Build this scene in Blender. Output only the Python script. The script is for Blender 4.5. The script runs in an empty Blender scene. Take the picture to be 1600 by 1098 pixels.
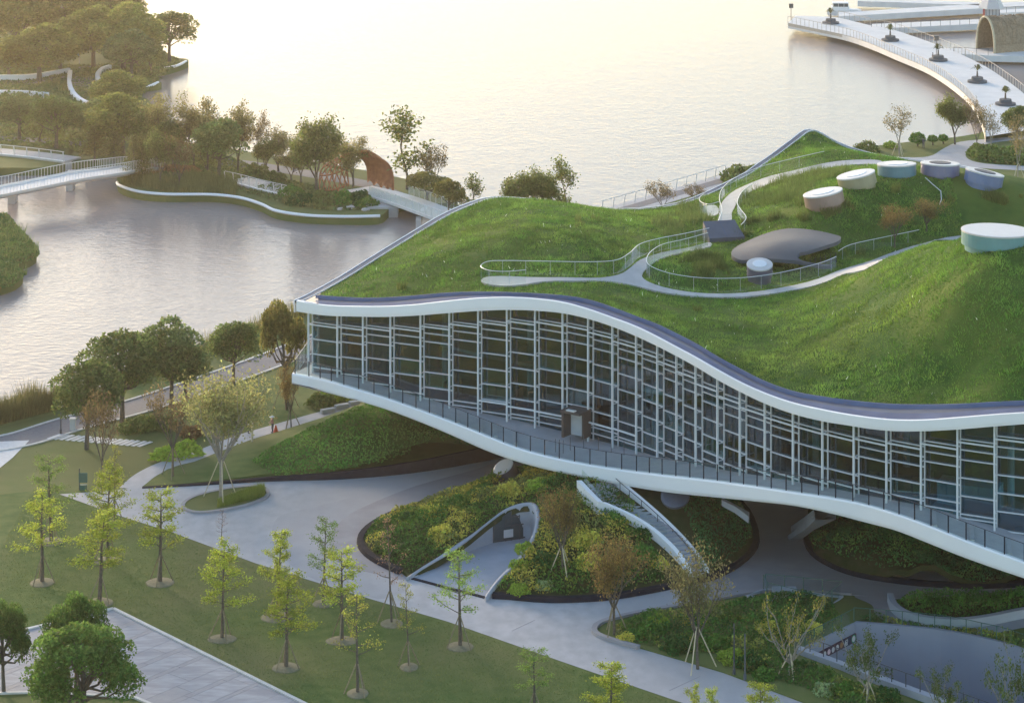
import bpy, bmesh, math, random
import numpy as np
from mathutils import Vector, Matrix
from mathutils.geometry import delaunay_2d_cdt
random.seed(7); RNG = np.random.default_rng(7)
SC = bpy.context.scene
COL = SC.collection
# ------------------------------------------------------------------ camera
FPX, CAMH, HZ = 4100.0, 80.0, -565.0          # focal length in photo pixels, eye height, horizon row
cd = bpy.data.cameras.new('camera'); CAM = bpy.data.objects.new('camera', cd); COL.objects.link(CAM)
CAM.location = (0, 0, CAMH); CAM.rotation_euler = (math.radians(90), 0, 0)
cd.sensor_width = 36; cd.lens = 36 * FPX / 1600; cd.shift_y = -(549 - HZ) / 1600
cd.clip_start = 1; cd.clip_end = 6000
SC.camera = CAM
# ------------------------------------------------------------------ sky and sun
SUN_AZ, SUN_EL = math.radians(-30), math.radians(11.5)     # azimuth from +Y, negative = left of the view
W = bpy.data.worlds.new('World'); SC.world = W; W.use_nodes = True
wn = W.node_tree.nodes; wl_ = W.node_tree.links
sky = wn.new('ShaderNodeTexSky'); sky.sky_type = 'NISHITA'; sky.sun_disc = False
sky.sun_elevation = SUN_EL; sky.sun_rotation = SUN_AZ
sky.air_density = 1.0; sky.dust_density = 1.0; sky.ozone_density = 1.0; sky.altitude = 0
bg = wn['Background']; bg.inputs[1].default_value = 0.15
wl_.new(sky.outputs[0], bg.inputs[0])
sd = bpy.data.lights.new('sun', 'SUN'); sd.energy = 1.5; sd.angle = math.radians(12); sd.color = (1.0, 0.80, 0.60)
SUN = bpy.data.objects.new('sun', sd); COL.objects.link(SUN)
SUN.rotation_euler = Vector((-math.sin(SUN_AZ) * math.cos(SUN_EL), -math.cos(SUN_AZ) * math.cos(SUN_EL), -math.sin(SUN_EL))).to_track_quat('-Z', 'Y').to_euler()
SUN.location = (-200, 500, 300)
vs = SC.view_settings; vs.view_transform = 'Standard'; vs.look = 'None'; vs.gamma = 1; vs.exposure = 1.6
SC.cycles.max_bounces = 6; SC.cycles.diffuse_bounces = 3; SC.cycles.glossy_bounces = 3
SC.cycles.transparent_max_bounces = 16; SC.cycles.transmission_bounces = 4; SC.cycles.volume_bounces = 0
SC.cycles.use_denoising = True
HAZE = 0.00014
# ------------------------------------------------------------------ pixel helpers
def G(px, py, z=0.0):
    d = (CAMH - z) * FPX / (py - HZ)
    return Vector(((px - 800) / FPX * d, d, z))
def WD(px, py, d):
    return Vector(((px - 800) / FPX * d, d, CAMH - (py - HZ) * d / FPX))
def GP(pts, z=0.0): return [G(a, b, z) for a, b in pts]
def hermite(tab, x):
    X = np.array([a for a, _ in tab], float); Y = np.array([b for _, b in tab], float)
    x = np.asarray(x, float); m = np.gradient(Y, X)
    i = np.clip(np.searchsorted(X, x) - 1, 0, len(X) - 2)
    h = X[i + 1] - X[i]; t = (x - X[i]) / h
    lin = (x < X[0]) | (x > X[-1])
    r = (2*t**3-3*t**2+1)*Y[i] + (t**3-2*t**2+t)*h*m[i] + (-2*t**3+3*t**2)*Y[i+1] + (t**3-t**2)*h*m[i+1]
    e = np.where(x < X[0], Y[0] + (x-X[0])*m[0], Y[-1] + (x-X[-1])*m[-1])
    return np.where(lin, e, r)
def smooth(pts, n=6, closed=False):
    P = [Vector(p) for p in pts]; N = len(P); out = []
    for i in range(N if closed else N - 1):
        g = (lambda k: P[k % N]) if closed else (lambda k: P[max(0, min(N - 1, k))])
        a, b, c, d = g(i - 1), g(i), g(i + 1), g(i + 2)
        for k in range(n):
            t = k / n
            out.append(0.5 * ((2*b) + (c - a)*t + (2*a - 5*b + 4*c - d)*t*t + (3*b - a - 3*c + d)*t**3))
    if not closed: out.append(P[-1].copy())
    return out
def resample(pts, step):
    out = [Vector(pts[0])]; acc = 0
    for a, b in zip(pts[:-1], pts[1:]):
        L = (b - a).length
        if L < 1e-6: continue
        t = step - acc
        while t <= L:
            out.append(a.lerp(b, t / L)); t += step
        acc = (acc + L) % step
    return out
def tps(pts, lam=1e-3):
    P = np.array(pts, float); n = len(P); X = P[:, :2]; c = X.mean(0); sc = 50.0
    X = (X - c) / sc
    def U(r2): return np.where(r2 > 1e-12, 0.5 * r2 * np.log(np.maximum(r2, 1e-12)), 0)
    K = U(((X[:, None] - X[None]) ** 2).sum(-1)) + lam * np.eye(n)
    Q = np.hstack([np.ones((n, 1)), X])
    A = np.block([[K, Q], [Q.T, np.zeros((3, 3))]])
    w = np.linalg.solve(A, np.concatenate([P[:, 2], np.zeros(3)]))
    def f(x, y):
        x = np.atleast_1d(np.asarray(x, float)); y = np.atleast_1d(np.asarray(y, float))
        Z = (np.stack([x, y], -1) - c) / sc; out = np.empty(len(Z))
        for s in range(0, len(Z), 20000):
            z = Z[s:s + 20000]
            out[s:s + 20000] = U(((z[:, None] - X[None]) ** 2).sum(-1)) @ w[:n] + w[n] + z @ w[n + 1:]
        return out
    return f
def inpoly(x, y, poly):
    x = np.asarray(x, float); y = np.asarray(y, float); r = np.zeros(x.shape, bool)
    px = [p[0] for p in poly]; py = [p[1] for p in poly]; j = len(px) - 1
    for i in range(len(px)):
        if py[i] != py[j]:
            c = ((py[i] > y) != (py[j] > y)) & (x < (px[j] - px[i]) * (y - py[i]) / (py[j] - py[i]) + px[i])
            r ^= c
        j = i
    return r
def edge_dist(x, y, poly, closed=True):
    x = np.asarray(x, float); y = np.asarray(y, float); best = np.full(x.shape, 1e9)
    n = len(poly)
    for i in range(n if closed else n - 1):
        a = poly[i]; b = poly[(i + 1) % n]; dx, dy = b[0]-a[0], b[1]-a[1]; L = dx*dx + dy*dy
        if L < 1e-9: continue
        t = np.clip(((x-a[0])*dx + (y-a[1])*dy) / L, 0, 1)
        best = np.minimum(best, np.hypot(x - a[0] - t*dx, y - a[1] - t*dy))
    return best
def sstep(t): t = np.clip(t, 0, 1); return t * t * (3 - 2 * t)
def vnoise(x, y, s, seed=0):
    x = np.asarray(x, float) / s + seed * 17.3; y = np.asarray(y, float) / s + seed * 9.1
    xi = np.floor(x); yi = np.floor(y); fx = x - xi; fy = y - yi
    def h(a, b): v = np.sin(a * 127.1 + b * 311.7) * 43758.5453; return v - np.floor(v)
    u = fx*fx*(3-2*fx); v = fy*fy*(3-2*fy)
    return (h(xi, yi)*(1-u) + h(xi+1, yi)*u)*(1-v) + (h(xi, yi+1)*(1-u) + h(xi+1, yi+1)*u)*v
# ------------------------------------------------------------------ materials
MATS = {}
def newmat(name):
    m = bpy.data.materials.new(name); m.use_nodes = True; MATS[name] = m
    return m, m.node_tree.nodes, m.node_tree.links, m.node_tree.nodes['Principled BSDF']
def pmat(name, c1, c2=None, scale=1.0, rough=0.8, bump=0.0, bscale=None, metal=0.0, spec=0.5, c3=None, s3=0.05, stretch=None):
    """two-tone noise surface, optional large-scale third tone, optional bump; world-position coordinates"""
    m, n, l, b = newmat(name)
    b.inputs['Roughness'].default_value = rough; b.inputs['Metallic'].default_value = metal
    b.inputs['Specular IOR Level'].default_value = spec
    b.inputs['Base Color'].default_value = (*c1, 1)
    geo = n.new('ShaderNodeNewGeometry'); src = geo.outputs['Position']
    if stretch:
        mp = n.new('ShaderNodeMapping'); l.new(src, mp.inputs[0]); mp.inputs['Scale'].default_value = stretch; src = mp.outputs[0]
    def noise(s, det=5):
        t = n.new('ShaderNodeTexNoise'); t.inputs['Scale'].default_value = s; t.inputs['Detail'].default_value = det
        l.new(src, t.inputs['Vector']); return t.outputs[0]
    def mix(f, a, bb):
        x = n.new('ShaderNodeMix'); x.data_type = 'RGBA'; l.new(f, x.inputs[0])
        for s, v in ((6, a), (7, bb)):
            if isinstance(v, tuple): x.inputs[s].default_value = (*v, 1)
            else: l.new(v, x.inputs[s])
        return x.outputs[2]
    def ramp(f, a, bb):
        x = n.new('ShaderNodeMapRange'); x.inputs[1].default_value = a; x.inputs[2].default_value = bb; l.new(f, x.inputs[0]); return x.outputs[0]
    if c2 is not None:
        o = mix(ramp(noise(scale), .35, .65), c1, c2)
        if c3 is not None: o = mix(ramp(noise(s3, 3), .42, .68), o, c3)
        l.new(o, b.inputs['Base Color'])
    if bump:
        bp = n.new('ShaderNodeBump'); bp.inputs['Strength'].default_value = bump; bp.inputs['Distance'].default_value = .1
        l.new(noise(bscale or scale * 4), bp.inputs['Height']); l.new(bp.outputs[0], b.inputs['Normal'])
    return m
def leafmat(name, trans=0.3, rough=0.7):
    m, n, l, b = newmat(name)
    at = n.new('ShaderNodeAttribute'); at.attribute_name = 'tint'
    oi = n.new('ShaderNodeObjectInfo'); hs = n.new('ShaderNodeHueSaturation')
    mr = n.new('ShaderNodeMapRange'); mr.inputs[3].default_value = 1.05; mr.inputs[4].default_value = 1.5
    l.new(oi.outputs['Random'], mr.inputs[0]); l.new(mr.outputs[0], hs.inputs['Value']); l.new(at.outputs[0], hs.inputs['Color'])
    b.inputs['Roughness'].default_value = rough; b.inputs['Specular IOR Level'].default_value = .25
    tr = n.new('ShaderNodeBsdfTranslucent'); mx = n.new('ShaderNodeMixShader'); mx.inputs[0].default_value = trans
    l.new(hs.outputs[0], b.inputs['Base Color']); l.new(hs.outputs[0], tr.inputs[0])
    l.new(b.outputs[0], mx.inputs[1]); l.new(tr.outputs[0], mx.inputs[2]); l.new(mx.outputs[0], n['Material Output'].inputs[0])
    return m
def glassmat(name, tint, gloss, rough=0.02):
    m, n, l, b = newmat(name); n.remove(b)
    t = n.new('ShaderNodeBsdfTransparent'); t.inputs[0].default_value = (*tint, 1)
    g = n.new('ShaderNodeBsdfGlossy'); g.inputs['Roughness'].default_value = rough; g.inputs[0].default_value = (.9, .95, 1, 1)
    lw = n.new('ShaderNodeLayerWeight'); lw.inputs[0].default_value = .5
    pw = n.new('ShaderNodeMath'); pw.operation = 'POWER'; pw.inputs[1].default_value = 3.5; l.new(lw.outputs['Facing'], pw.inputs[0])
    ma = n.new('ShaderNodeMath'); ma.operation = 'MULTIPLY_ADD'; ma.inputs[1].default_value = .75; ma.inputs[2].default_value = gloss; l.new(pw.outputs[0], ma.inputs[0])
    mx = n.new('ShaderNodeMixShader'); l.new(ma.outputs[0], mx.inputs[0]); l.new(t.outputs[0], mx.inputs[1]); l.new(g.outputs[0], mx.inputs[2])
    l.new(mx.outputs[0], n['Material Output'].inputs[0]); return m
pmat('lawn', (.058, .11, .024), (.105, .15, .042), 0.7, .95, .5, 9, c3=(.145, .155, .06), s3=.06, spec=.15)
pmat('lawn_dry', (.11, .145, .044), (.14, .16, .058), 0.4, .95, .4, 9, c3=(.09, .11, .035), s3=.07, spec=.15)
pmat('roof_soil', (.035, .085, .016), (.06, .12, .022), 0.8, .95, .8, 7, c3=(.11, .15, .03), s3=.09, spec=.1)
pmat('mound_soil', (.035, .05, .015), (.06, .06, .03), 1.0, .95, .6, 6, spec=.1)
pmat('concrete', (.43, .43, .445), (.35, .35, .365), .9, .75, .05, 30, c3=(.33, .33, .345), s3=.045, stretch=(1, .6, 1))
pmat('concrete_dark', (.32, .31, .325), (.27, .26, .275), .5, .8, .05, 30, c3=(.24, .23, .24), s3=.09)
pmat('concrete_mid', (.36, .36, .375), (.32, .32, .335), .7, .75, .05, 30, c3=(.30, .30, .33), s3=.06, stretch=(1, .6, 1))
pmat('asphalt', (.13, .13, .15), (.16, .16, .175), 3, .85, .1, 40)
pmat('white_paving', (.6, .6, .6), (.52, .52, .53), 2, .75, .05, 20)
pmat('paving_light', (.40, .40, .43), (.31, .31, .335), 1.6, .85, .1, 12, c3=(.27, .27, .295), s3=.5, stretch=(.5, 1.6, 1))
pmat('paving_dark', (.27, .27, .295), (.31, .31, .33), 1.2, .8, .1, 12)
pmat('paving_brown', (.2, .19, .195), (.16, .155, .16), 2, .85, .1, 20)
pmat('kerb_black', (.014, .016, .026), (.022, .025, .038), 2, .9, .05, 20, spec=.1)
pmat('kerb_pale', (.55, .55, .55), (.48, .48, .47), 2, .75, .05, 20)
pmat('white_panel', (.82, .82, .84), (.79, .79, .82), .25, .4, .01, 10)
pmat('white_metal', (.62, .65, .68), (.58, .61, .65), 2, .35)
pmat('inner_metal', (.5, .53, .56), (.46, .49, .53), 2, .4)
pmat('gutter', (.085, .11, .19), (.11, .14, .23), .5, .85, .02, 8, spec=.15)
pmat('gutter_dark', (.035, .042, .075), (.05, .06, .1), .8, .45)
pmat('deck', (.38, .39, .42), (.33, .34, .37), 1, .7, .03, 20)
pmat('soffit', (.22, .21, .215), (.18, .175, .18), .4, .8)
pmat('interior', (.065, .13, .155), (.045, .09, .11), .5, .8)
pmat('interior_teal', (.05, .14, .15), (.04, .10, .11), .6, .5)
pmat('dark_metal', (.055, .06, .07), (.07, .075, .085), 3, .45)
pmat('canopy_grey', (.075, .085, .10), (.09, .10, .115), .6, .8, .02, 20)
pmat('lid_dark', (.07, .08, .11), (.09, .10, .13), 1, .45)
pmat('scoop', (.36, .38, .43), (.31, .33, .38), .6, .6, .03, 14)
pmat('pit_wall', (.27, .29, .35), (.24, .26, .32), .3, .75, .03, 10)
pmat('rust', (.40, .15, .06), (.30, .10, .04), 1.5, .75, .1, 20)
pmat('wicker', (.34, .26, .18), (.24, .18, .12), 3, .9, .6, 8)
pmat('bark', (.085, .07, .055), (.13, .11, .09), 5, .9, .3, 20)
pmat('bark_pale', (.30, .27, .23), (.22, .20, .17), 5, .85, .3, 20)
pmat('stake', (.27, .22, .14), (.2, .16, .1), 5, .8)
pmat('stake_pale', (.55, .48, .34), (.48, .4, .28), 5, .8)
pmat('mulch', (.16, .15, .09), (.21, .19, .12), 4, .95, .5, 15)
pmat('pier_grey', (.46, .46, .46), (.40, .40, .41), .8, .8, .05, 14)
pmat('bridge_white', (.66, .65, .64), (.6, .59, .58), .5, .7, .03, 14)
pmat('rail_warm', (.45, .40, .35), (.4, .36, .31), 2, .5)
pmat('sky_white', (.54, .52, .52), (.50, .485, .48), 1.5, .45)
pmat('lens_white', (.72, .73, .75), (.68, .70, .73), 1.5, .25)
for nm, c in (('terracotta', (.36, .24, .2)), ('olive', (.33, .30, .19)), ('teal', (.10, .22, .27)), ('violet', (.19, .19, .30)), ('blue', (.16, .21, .36)), ('sea_teal', (.14, .30, .31)), ('plum', (.14, .13, .19))):
    pmat('band_' + nm, c, tuple(v * .85 for v in c), .8, .35)
for nm, c in (('skin', (.45, .28, .2)), ('hat', (.75, .74, .7)), ('plaid', (.30, .14, .13)), ('trousers', (.04, .05, .08)), ('shirt_pale', (.6, .6, .62)), ('cone_orange', (.7, .10, .03)), ('sign_plum', (.07, .03, .05)), ('sign_navy', (.02, .03, .07)), ('sign_green', (.03, .22, .12)), ('sign_red', (.4, .08, .07)), ('sign_brown', (.3, .16, .07)), ('sign_pink', (.75, .55, .58)), ('poster_teal', (.03, .2, .3)), ('boat_white', (.8, .8, .8)), ('window_dark', (.05, .07, .08)), ('red_paint', (.5, .08, .08)), ('blue_paint', (.06, .25, .42)), ('bin_green', (.04, .12, .09)), ('copper', (.075, .058, .056))):
    pmat(nm, c, tuple(v * .88 for v in c), 6, .6)
leafmat('leaf', .55); leafmat('leaf_dense', .2); leafmat('grass', .25, .8)
glassmat('facade_glass', (.40, .64, .70), .10, .03)
glassmat('facade_glass_teal', (.38, .74, .74), .16, .04); glassmat('facade_glass_clear', (.62, .76, .78), .08, .02); glassmat('facade_glass_dim', (.30, .46, .52), .13, .06)
glassmat('rail_glass', (.94, .975, .965), .02, .03)
m, n, l, b = newmat('water')
b.inputs['Base Color'].default_value = (.20, .185, .175, 1); b.inputs['Roughness'].default_value = .05; b.inputs['IOR'].default_value = 1.333; b.inputs['Specular IOR Level'].default_value = .32
geo = n.new('ShaderNodeNewGeometry'); prev = None
for s, st, strg in ((.3, (1, .8, 1), .4), (1.3, (.7, 1.2, 1), .55)):
    mp = n.new('ShaderNodeMapping'); mp.inputs['Scale'].default_value = st; l.new(geo.outputs['Position'], mp.inputs[0])
    t = n.new('ShaderNodeTexNoise'); t.inputs['Scale'].default_value = s; t.inputs['Detail'].default_value = 4; l.new(mp.outputs[0], t.inputs['Vector'])
    bp = n.new('ShaderNodeBump'); bp.inputs['Strength'].default_value = strg; bp.inputs['Distance'].default_value = .12
    l.new(t.outputs[0], bp.inputs['Height'])
    if prev: l.new(prev, bp.inputs['Normal'])
    prev = bp.outputs[0]
l.new(prev, b.inputs['Normal'])
df = n.new('ShaderNodeBsdfDiffuse'); df.inputs[0].default_value = (.40, .335, .32, 1); l.new(prev, df.inputs['Normal'])
mx = n.new('ShaderNodeMixShader'); mx.inputs[0].default_value = .36; l.new(b.outputs[0], mx.inputs[1]); l.new(df.outputs[0], mx.inputs[2]); l.new(mx.outputs[0], n['Material Output'].inputs[0])
def M(x): return MATS[x]
# ------------------------------------------------------------------ object helpers
WL = {}
def tag(o, label=None, cat=None, group=None, kind=None):
    if label: o['label'] = label
    if cat: o['category'] = cat
    if group: o['group'] = group
    if kind: o['kind'] = kind
    return o
def link(o, parent=None):
    COL.objects.link(o)
    if parent is not None:
        o.parent = parent; o.location = o.location - WL.get(parent.name, Vector((0, 0, 0)))
    return o
def empty(name, loc, label=None, cat=None, group=None):
    o = bpy.data.objects.new(name, None); o.location = loc; o.empty_display_size = .5
    COL.objects.link(o); WL[o.name] = Vector(loc); return tag(o, label, cat, group)
def fast_mesh(name, V, F, mat, tint=None, smooth_=False):
    V = np.asarray(V, np.float32); me = bpy.data.meshes.new(name)
    if isinstance(F, np.ndarray):
        k = F.shape[1]; me.vertices.add(len(V)); me.vertices.foreach_set('co', V.ravel())
        me.loops.add(F.size); me.loops.foreach_set('vertex_index', F.ravel().astype(np.int32))
        me.polygons.add(len(F)); me.polygons.foreach_set('loop_start', np.arange(0, F.size, k, dtype=np.int32))
        me.update(calc_edges=True); me.validate()
    else:
        me.from_pydata([tuple(v) for v in V], [], F); me.update()
    for mm in (mat if isinstance(mat, (list, tuple)) else [mat]): me.materials.append(M(mm))
    if tint is not None:
        a = me.attributes.new('tint', 'FLOAT_COLOR', 'POINT')
        c = np.ones((len(V), 4), np.float32); c[:, :3] = tint; a.data.foreach_set('color', c.ravel())
    if smooth_: me.polygons.foreach_set('use_smooth', np.ones(len(me.polygons), bool))
    return me
def obj(name, V, F, mat, parent=None, smooth_=False, tint=None):
    return link(bpy.data.objects.new(name, fast_mesh(name, V, F, mat, tint, smooth_)), parent)
def struct(name, V, F, mat, **k): return tag(obj(name, V, F, mat, **k), kind='structure')
class MB:
    def __init__(s): s.v = []; s.f = []
    def add(s, V, F):
        b = len(s.v); s.v += [Vector(v) for v in V]; s.f += [tuple(i + b for i in f) for f in F]; return s
    def box(s, lo, hi, R=None, o=(0, 0, 0)):
        x0, y0, z0 = lo; x1, y1, z1 = hi
        V = [Vector(p) for p in ((x0,y0,z0),(x1,y0,z0),(x1,y1,z0),(x0,y1,z0),(x0,y0,z1),(x1,y0,z1),(x1,y1,z1),(x0,y1,z1))]
        if R is not None: V = [R @ v for v in V]
        V = [v + Vector(o) for v in V]
        return s.add(V, [(3,2,1,0),(4,5,6,7),(0,1,5,4),(1,2,6,5),(2,3,7,6),(3,0,4,7)])
    def tube(s, P, r, n=6, cap=True):
        P = [Vector(p) for p in P]; N = len(P); R = r if isinstance(r, (list, tuple)) else [r] * N; V = []
        ref = None
        for i in range(N):
            t = (P[min(N-1, i+1)] - P[max(0, i-1)])
            t = t.normalized() if t.length > 1e-9 else Vector((0, 0, 1))
            if ref is None: ref = Vector((1, 0, 0)) if abs(t.x) < .8 else Vector((0, 1, 0))
            u = (ref - t * ref.dot(t)).normalized(); w = t.cross(u); ref = u
            for k in range(n):
                a = 2 * math.pi * k / n; V.append(P[i] + (u * math.cos(a) + w * math.sin(a)) * R[i])
        F = [(i*n+k, i*n+(k+1) % n, (i+1)*n+(k+1) % n, (i+1)*n+k) for i in range(N-1) for k in range(n)]
        if cap: F += [tuple(range(n-1, -1, -1)), tuple(range((N-1)*n, N*n))]
        return s.add(V, F)
    def lathe(s, prof, n=24, R=None, o=(0, 0, 0), sx=1, sy=1):
        V = []; m = len(prof)
        for r, z in prof:
            for k in range(n):
                a = 2 * math.pi * k / n; v = Vector((r*sx*math.cos(a), r*sy*math.sin(a), z))
                if R is not None: v = R @ v
                V.append(v + Vector(o))
        F = [(i*n+k, i*n+(k+1) % n, (i+1)*n+(k+1) % n, (i+1)*n+k) for i in range(m-1) for k in range(n)]
        F += [tuple(range(n-1, -1, -1)), tuple(range((m-1)*n, m*n))]
        return s.add(V, F)
    def sweep(s, P, prof, closed=False, capped=True):
        """profile (side, up) swept along P; side = right-hand horizontal normal of the path"""
        P = [Vector(p) for p in P]; N = len(P); k = len(prof); V = []
        for i in range(N):
            a = P[(i-1) % N] if closed else P[max(0, i-1)]; b = P[(i+1) % N] if closed else P[min(N-1, i+1)]
            t = (b - a); t.z = 0; t = t.normalized() if t.length > 1e-9 else Vector((1, 0, 0)); nrm = Vector((t.y, -t.x, 0))
            for (u, w) in prof: V.append(P[i] + nrm * u + Vector((0, 0, w)))
        F = []
        for i in range(N if closed else N - 1):
            j = (i + 1) % N
            for q in range(k): F.append((i*k+q, j*k+q, j*k+(q+1) % k, i*k+(q+1) % k))
        if capped and not closed: F += [tuple(range(k)), tuple(range((N-1)*k+k-1, (N-1)*k-1, -1))]
        return s.add(V, F)
    def loft(s, rows, closed=False):
        k = len(rows[0]); V = [Vector(p) for r in rows for p in r]; F = []
        for i in range(len(rows) - 1):
            for q in range(k if closed else k - 1):
                F.append((i*k+q, i*k+(q+1) % k, (i+1)*k+(q+1) % k, (i+1)*k+q))
        return s.add(V, F)
    def make(s, name, mat, parent=None, smooth_=False):
        o = obj(name, s.v, s.f, mat, parent, smooth_)
        bm = bmesh.new(); bm.from_mesh(o.data); bmesh.ops.recalc_face_normals(bm, faces=bm.faces); bm.to_mesh(o.data); bm.free()
        if smooth_: o.data.polygons.foreach_set('use_smooth', np.ones(len(o.data.polygons), bool))
        return o
RECT = lambda w, h, z0=0: [(-w/2, z0), (w/2, z0), (w/2, z0+h), (-w/2, z0+h)]
UNIT = {}
def unit_cube(mat):
    if mat not in UNIT:
        mb = MB().box((0, -.5, -.5), (1, .5, .5)); UNIT[mat] = fast_mesh('unit_' + mat, mb.v, mb.f, mat)
    return UNIT[mat]
def beam(name, p0, p1, w, h, mat, parent=None, side=None):
    """box from p0 to p1 sharing one unit mesh; w across 'side', h the third way"""
    p0, p1 = Vector(p0), Vector(p1); x = p1 - p0; L = x.length; x = x / L
    up = Vector((0, 0, 1)) if abs(x.z) < .95 else Vector((0, 1, 0))
    y = Vector(side).normalized() if side is not None else up.cross(x).normalized()
    y = (y - x * y.dot(x)).normalized(); z = x.cross(y)
    o = bpy.data.objects.new(name, unit_cube(mat))
    base = WL.get(parent.name, Vector((0, 0, 0))) if parent is not None else Vector((0, 0, 0))
    Rm = Matrix((x, y, z)).transposed()
    o.rotation_euler = Rm.to_euler(); o.scale = (L, w, h); o.location = p0 - base
    COL.objects.link(o)
    if parent is not None: o.parent = parent
    return o
def sheet(name, outline, zf, mat, holes=(), step=3.0, skirt=0.0, parent=None, kind='structure', smooth_=True, fall=None):
    """triangulated ground patch: outline (x, y), zf(x, y) -> z, real holes, optional downward skirt"""
    o2 = [Vector((p[0], p[1])) for p in outline]; V = list(o2); E = [(i, (i+1) % len(o2)) for i in range(len(o2))]
    rings = [(0, len(o2))]
    for h in holes:
        b = len(V); V += [Vector((p[0], p[1])) for p in h]; E += [(b+i, b+(i+1) % len(h)) for i in range(len(h))]; rings.append((b, len(h)))
    xs = [p.x for p in o2]; ys = [p.y for p in o2]
    if step:
        gx, gy = np.meshgrid(np.arange(min(xs), max(xs), step), np.arange(min(ys), max(ys), step))
        gx = gx + (np.arange(gx.shape[0]) % 2)[:, None] * step * .5
        gx = gx.ravel(); gy = gy.ravel(); k = inpoly(gx, gy, o2) & (edge_dist(gx, gy, o2) > step * .35)
        for h in holes: k &= ~inpoly(gx, gy, h) & (edge_dist(gx, gy, h) > step * .35)
        V += [Vector((a, b)) for a, b in zip(gx[k], gy[k])]
    r = delaunay_2d_cdt(V, E, [], 0, 1e-5)
    P = np.array([(v.x, v.y) for v in r[0]]); T = np.array([f for f in r[2] if len(f) == 3])
    c = P[T].mean(1); k = inpoly(c[:, 0], c[:, 1], o2)
    for h in holes: k &= ~inpoly(c[:, 0], c[:, 1], h)
    T = T[k]; a = P[T]; ar = np.cross(a[:, 1]-a[:, 0], a[:, 2]-a[:, 0]); T[ar < 0] = T[ar < 0][:, ::-1]
    Z = zf(P[:, 0], P[:, 1]) if callable(zf) else np.full(len(P), zf)
    VV = [(p[0], p[1], z) for p, z in zip(P, Z)]; FF = [tuple(int(i) for i in t) for t in T]
    if skirt:
        for st, n in rings:
            b = len(VV); ring = V[st:st+n]
            zz = zf(np.array([p.x for p in ring]), np.array([p.y for p in ring])) if callable(zf) else [zf]*n
            for p, z in zip(ring, zz): VV.append((p.x, p.y, z))
            for p, z in zip(ring, zz): VV.append((p.x, p.y, z - skirt))
            FF += [(b+i, b+(i+1) % n, b+n+(i+1) % n, b+n+i) for i in range(n)]
    o = obj(name, VV, FF, mat, parent, smooth_ and callable(zf))
    if kind: o['kind'] = kind
    return o
def leaves(C, size, col, rng, var=.25, up=0.0, asp=.6):
    """one small quad per centre, randomly turned; returns V, F, tint"""
    C = np.asarray(C, float); n = len(C); s = (np.asarray(size) * np.ones(n))[:, None] * rng.uniform(.7, 1.3, (n, 1))
    a = rng.normal(size=(n, 3)); a[:, 2] += up; a /= np.linalg.norm(a, axis=1)[:, None]
    t = rng.normal(size=(n, 3)); b = np.cross(a, t); b /= np.linalg.norm(b, axis=1)[:, None]
    V = np.stack([C - a*s, C + b*s*asp, C + a*s, C - b*s*asp], 1).reshape(-1, 3)
    F = np.arange(4 * n).reshape(n, 4)
    col = np.asarray(col, float) * np.ones((n, 3)); col = col * rng.uniform(1-var, 1+var, (n, 1)) * rng.uniform(.92, 1.08, (n, 3))
    return V, F, np.repeat(col, 4, 0)
def blades(C, h, w, col, rng, lean=.35, var=.2):
    """upright grass blades: a thin triangle each"""
    C = np.asarray(C, float); n = len(C); h = (np.asarray(h) * np.ones(n)) * rng.uniform(.6, 1.3, n); a = rng.uniform(0, 6.283, n)
    d = np.stack([np.cos(a), np.sin(a), 0*a], 1); L = rng.normal(0, lean, (n, 2)) * h[:, None]
    top = C + np.stack([L[:, 0], L[:, 1], h], 1); w = np.asarray(w) * np.ones(n)
    V = np.stack([C - d*w[:, None], C + d*w[:, None], top], 1).reshape(-1, 3); F = np.arange(3*n).reshape(n, 3)
    col = np.asarray(col, float) * np.ones((n, 3)); col = col * rng.uniform(1-var, 1+var, (n, 1))
    return V, F, np.repeat(col, 3, 0)
# ================================================================== SETTING
WZ = -1.2
struct('water', [(-850, 222, WZ), (850, 222, WZ), (850, 1550, WZ), (-850, 1550, WZ)], [(0, 1, 2, 3)], 'water')
shore = [(-300, 715), (-100, 676), (0, 652), (60, 640), (105, 628), (200, 588), (300, 548), (400, 508), (465, 482), (550, 448), (650, 408), (750, 375), (850, 348), (930, 331), (1000, 311), (1060, 293), (1135, 270), (1200, 252), (1330, 233), (1400, 224), (1480, 216), (1530, 208), (1600, 192), (1900, 160)]
sh = smooth(GP(shore), 4)
PIT = [(1245, 1021), (1335, 974), (1400, 979), (1470, 986), (1530, 997), (1600, 1016), (1700, 1062), (1760, 1100), (1700, 1190), (1600, 1152), (1460, 1100), (1400, 1078), (1330, 1052)]
PITB = smooth(GP(PIT[1:8]), 4); PITF = smooth(GP([PIT[0], PIT[12], PIT[11], PIT[10], PIT[9], PIT[8]]), 4); pit = PITB + PITF[::-1]
land = [Vector((-260, 60, 0)), Vector((-260, 250, 0))] + sh + [Vector((330, 470, 0)), Vector((330, 60, 0))]
lawn = sheet('lawn', land, 0.0, 'lawn', holes=[pit], step=25, skirt=2.0)
def patch(name, px, mat, z=.012, sm=4, parent=None, kind='structure'):
    return sheet(name, smooth(GP(px), sm, True) if sm else GP(px), z, mat, step=0, parent=parent, kind=kind)
patch('dry_lawn', [(-90, 700), (0, 668), (110, 640), (200, 620), (230, 617), (230, 640), (160, 660), (330, 660), (335, 690), (270, 712), (222, 738), (190, 760), (100, 768), (40, 768), (-90, 775)], 'lawn_dry', .006)
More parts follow.
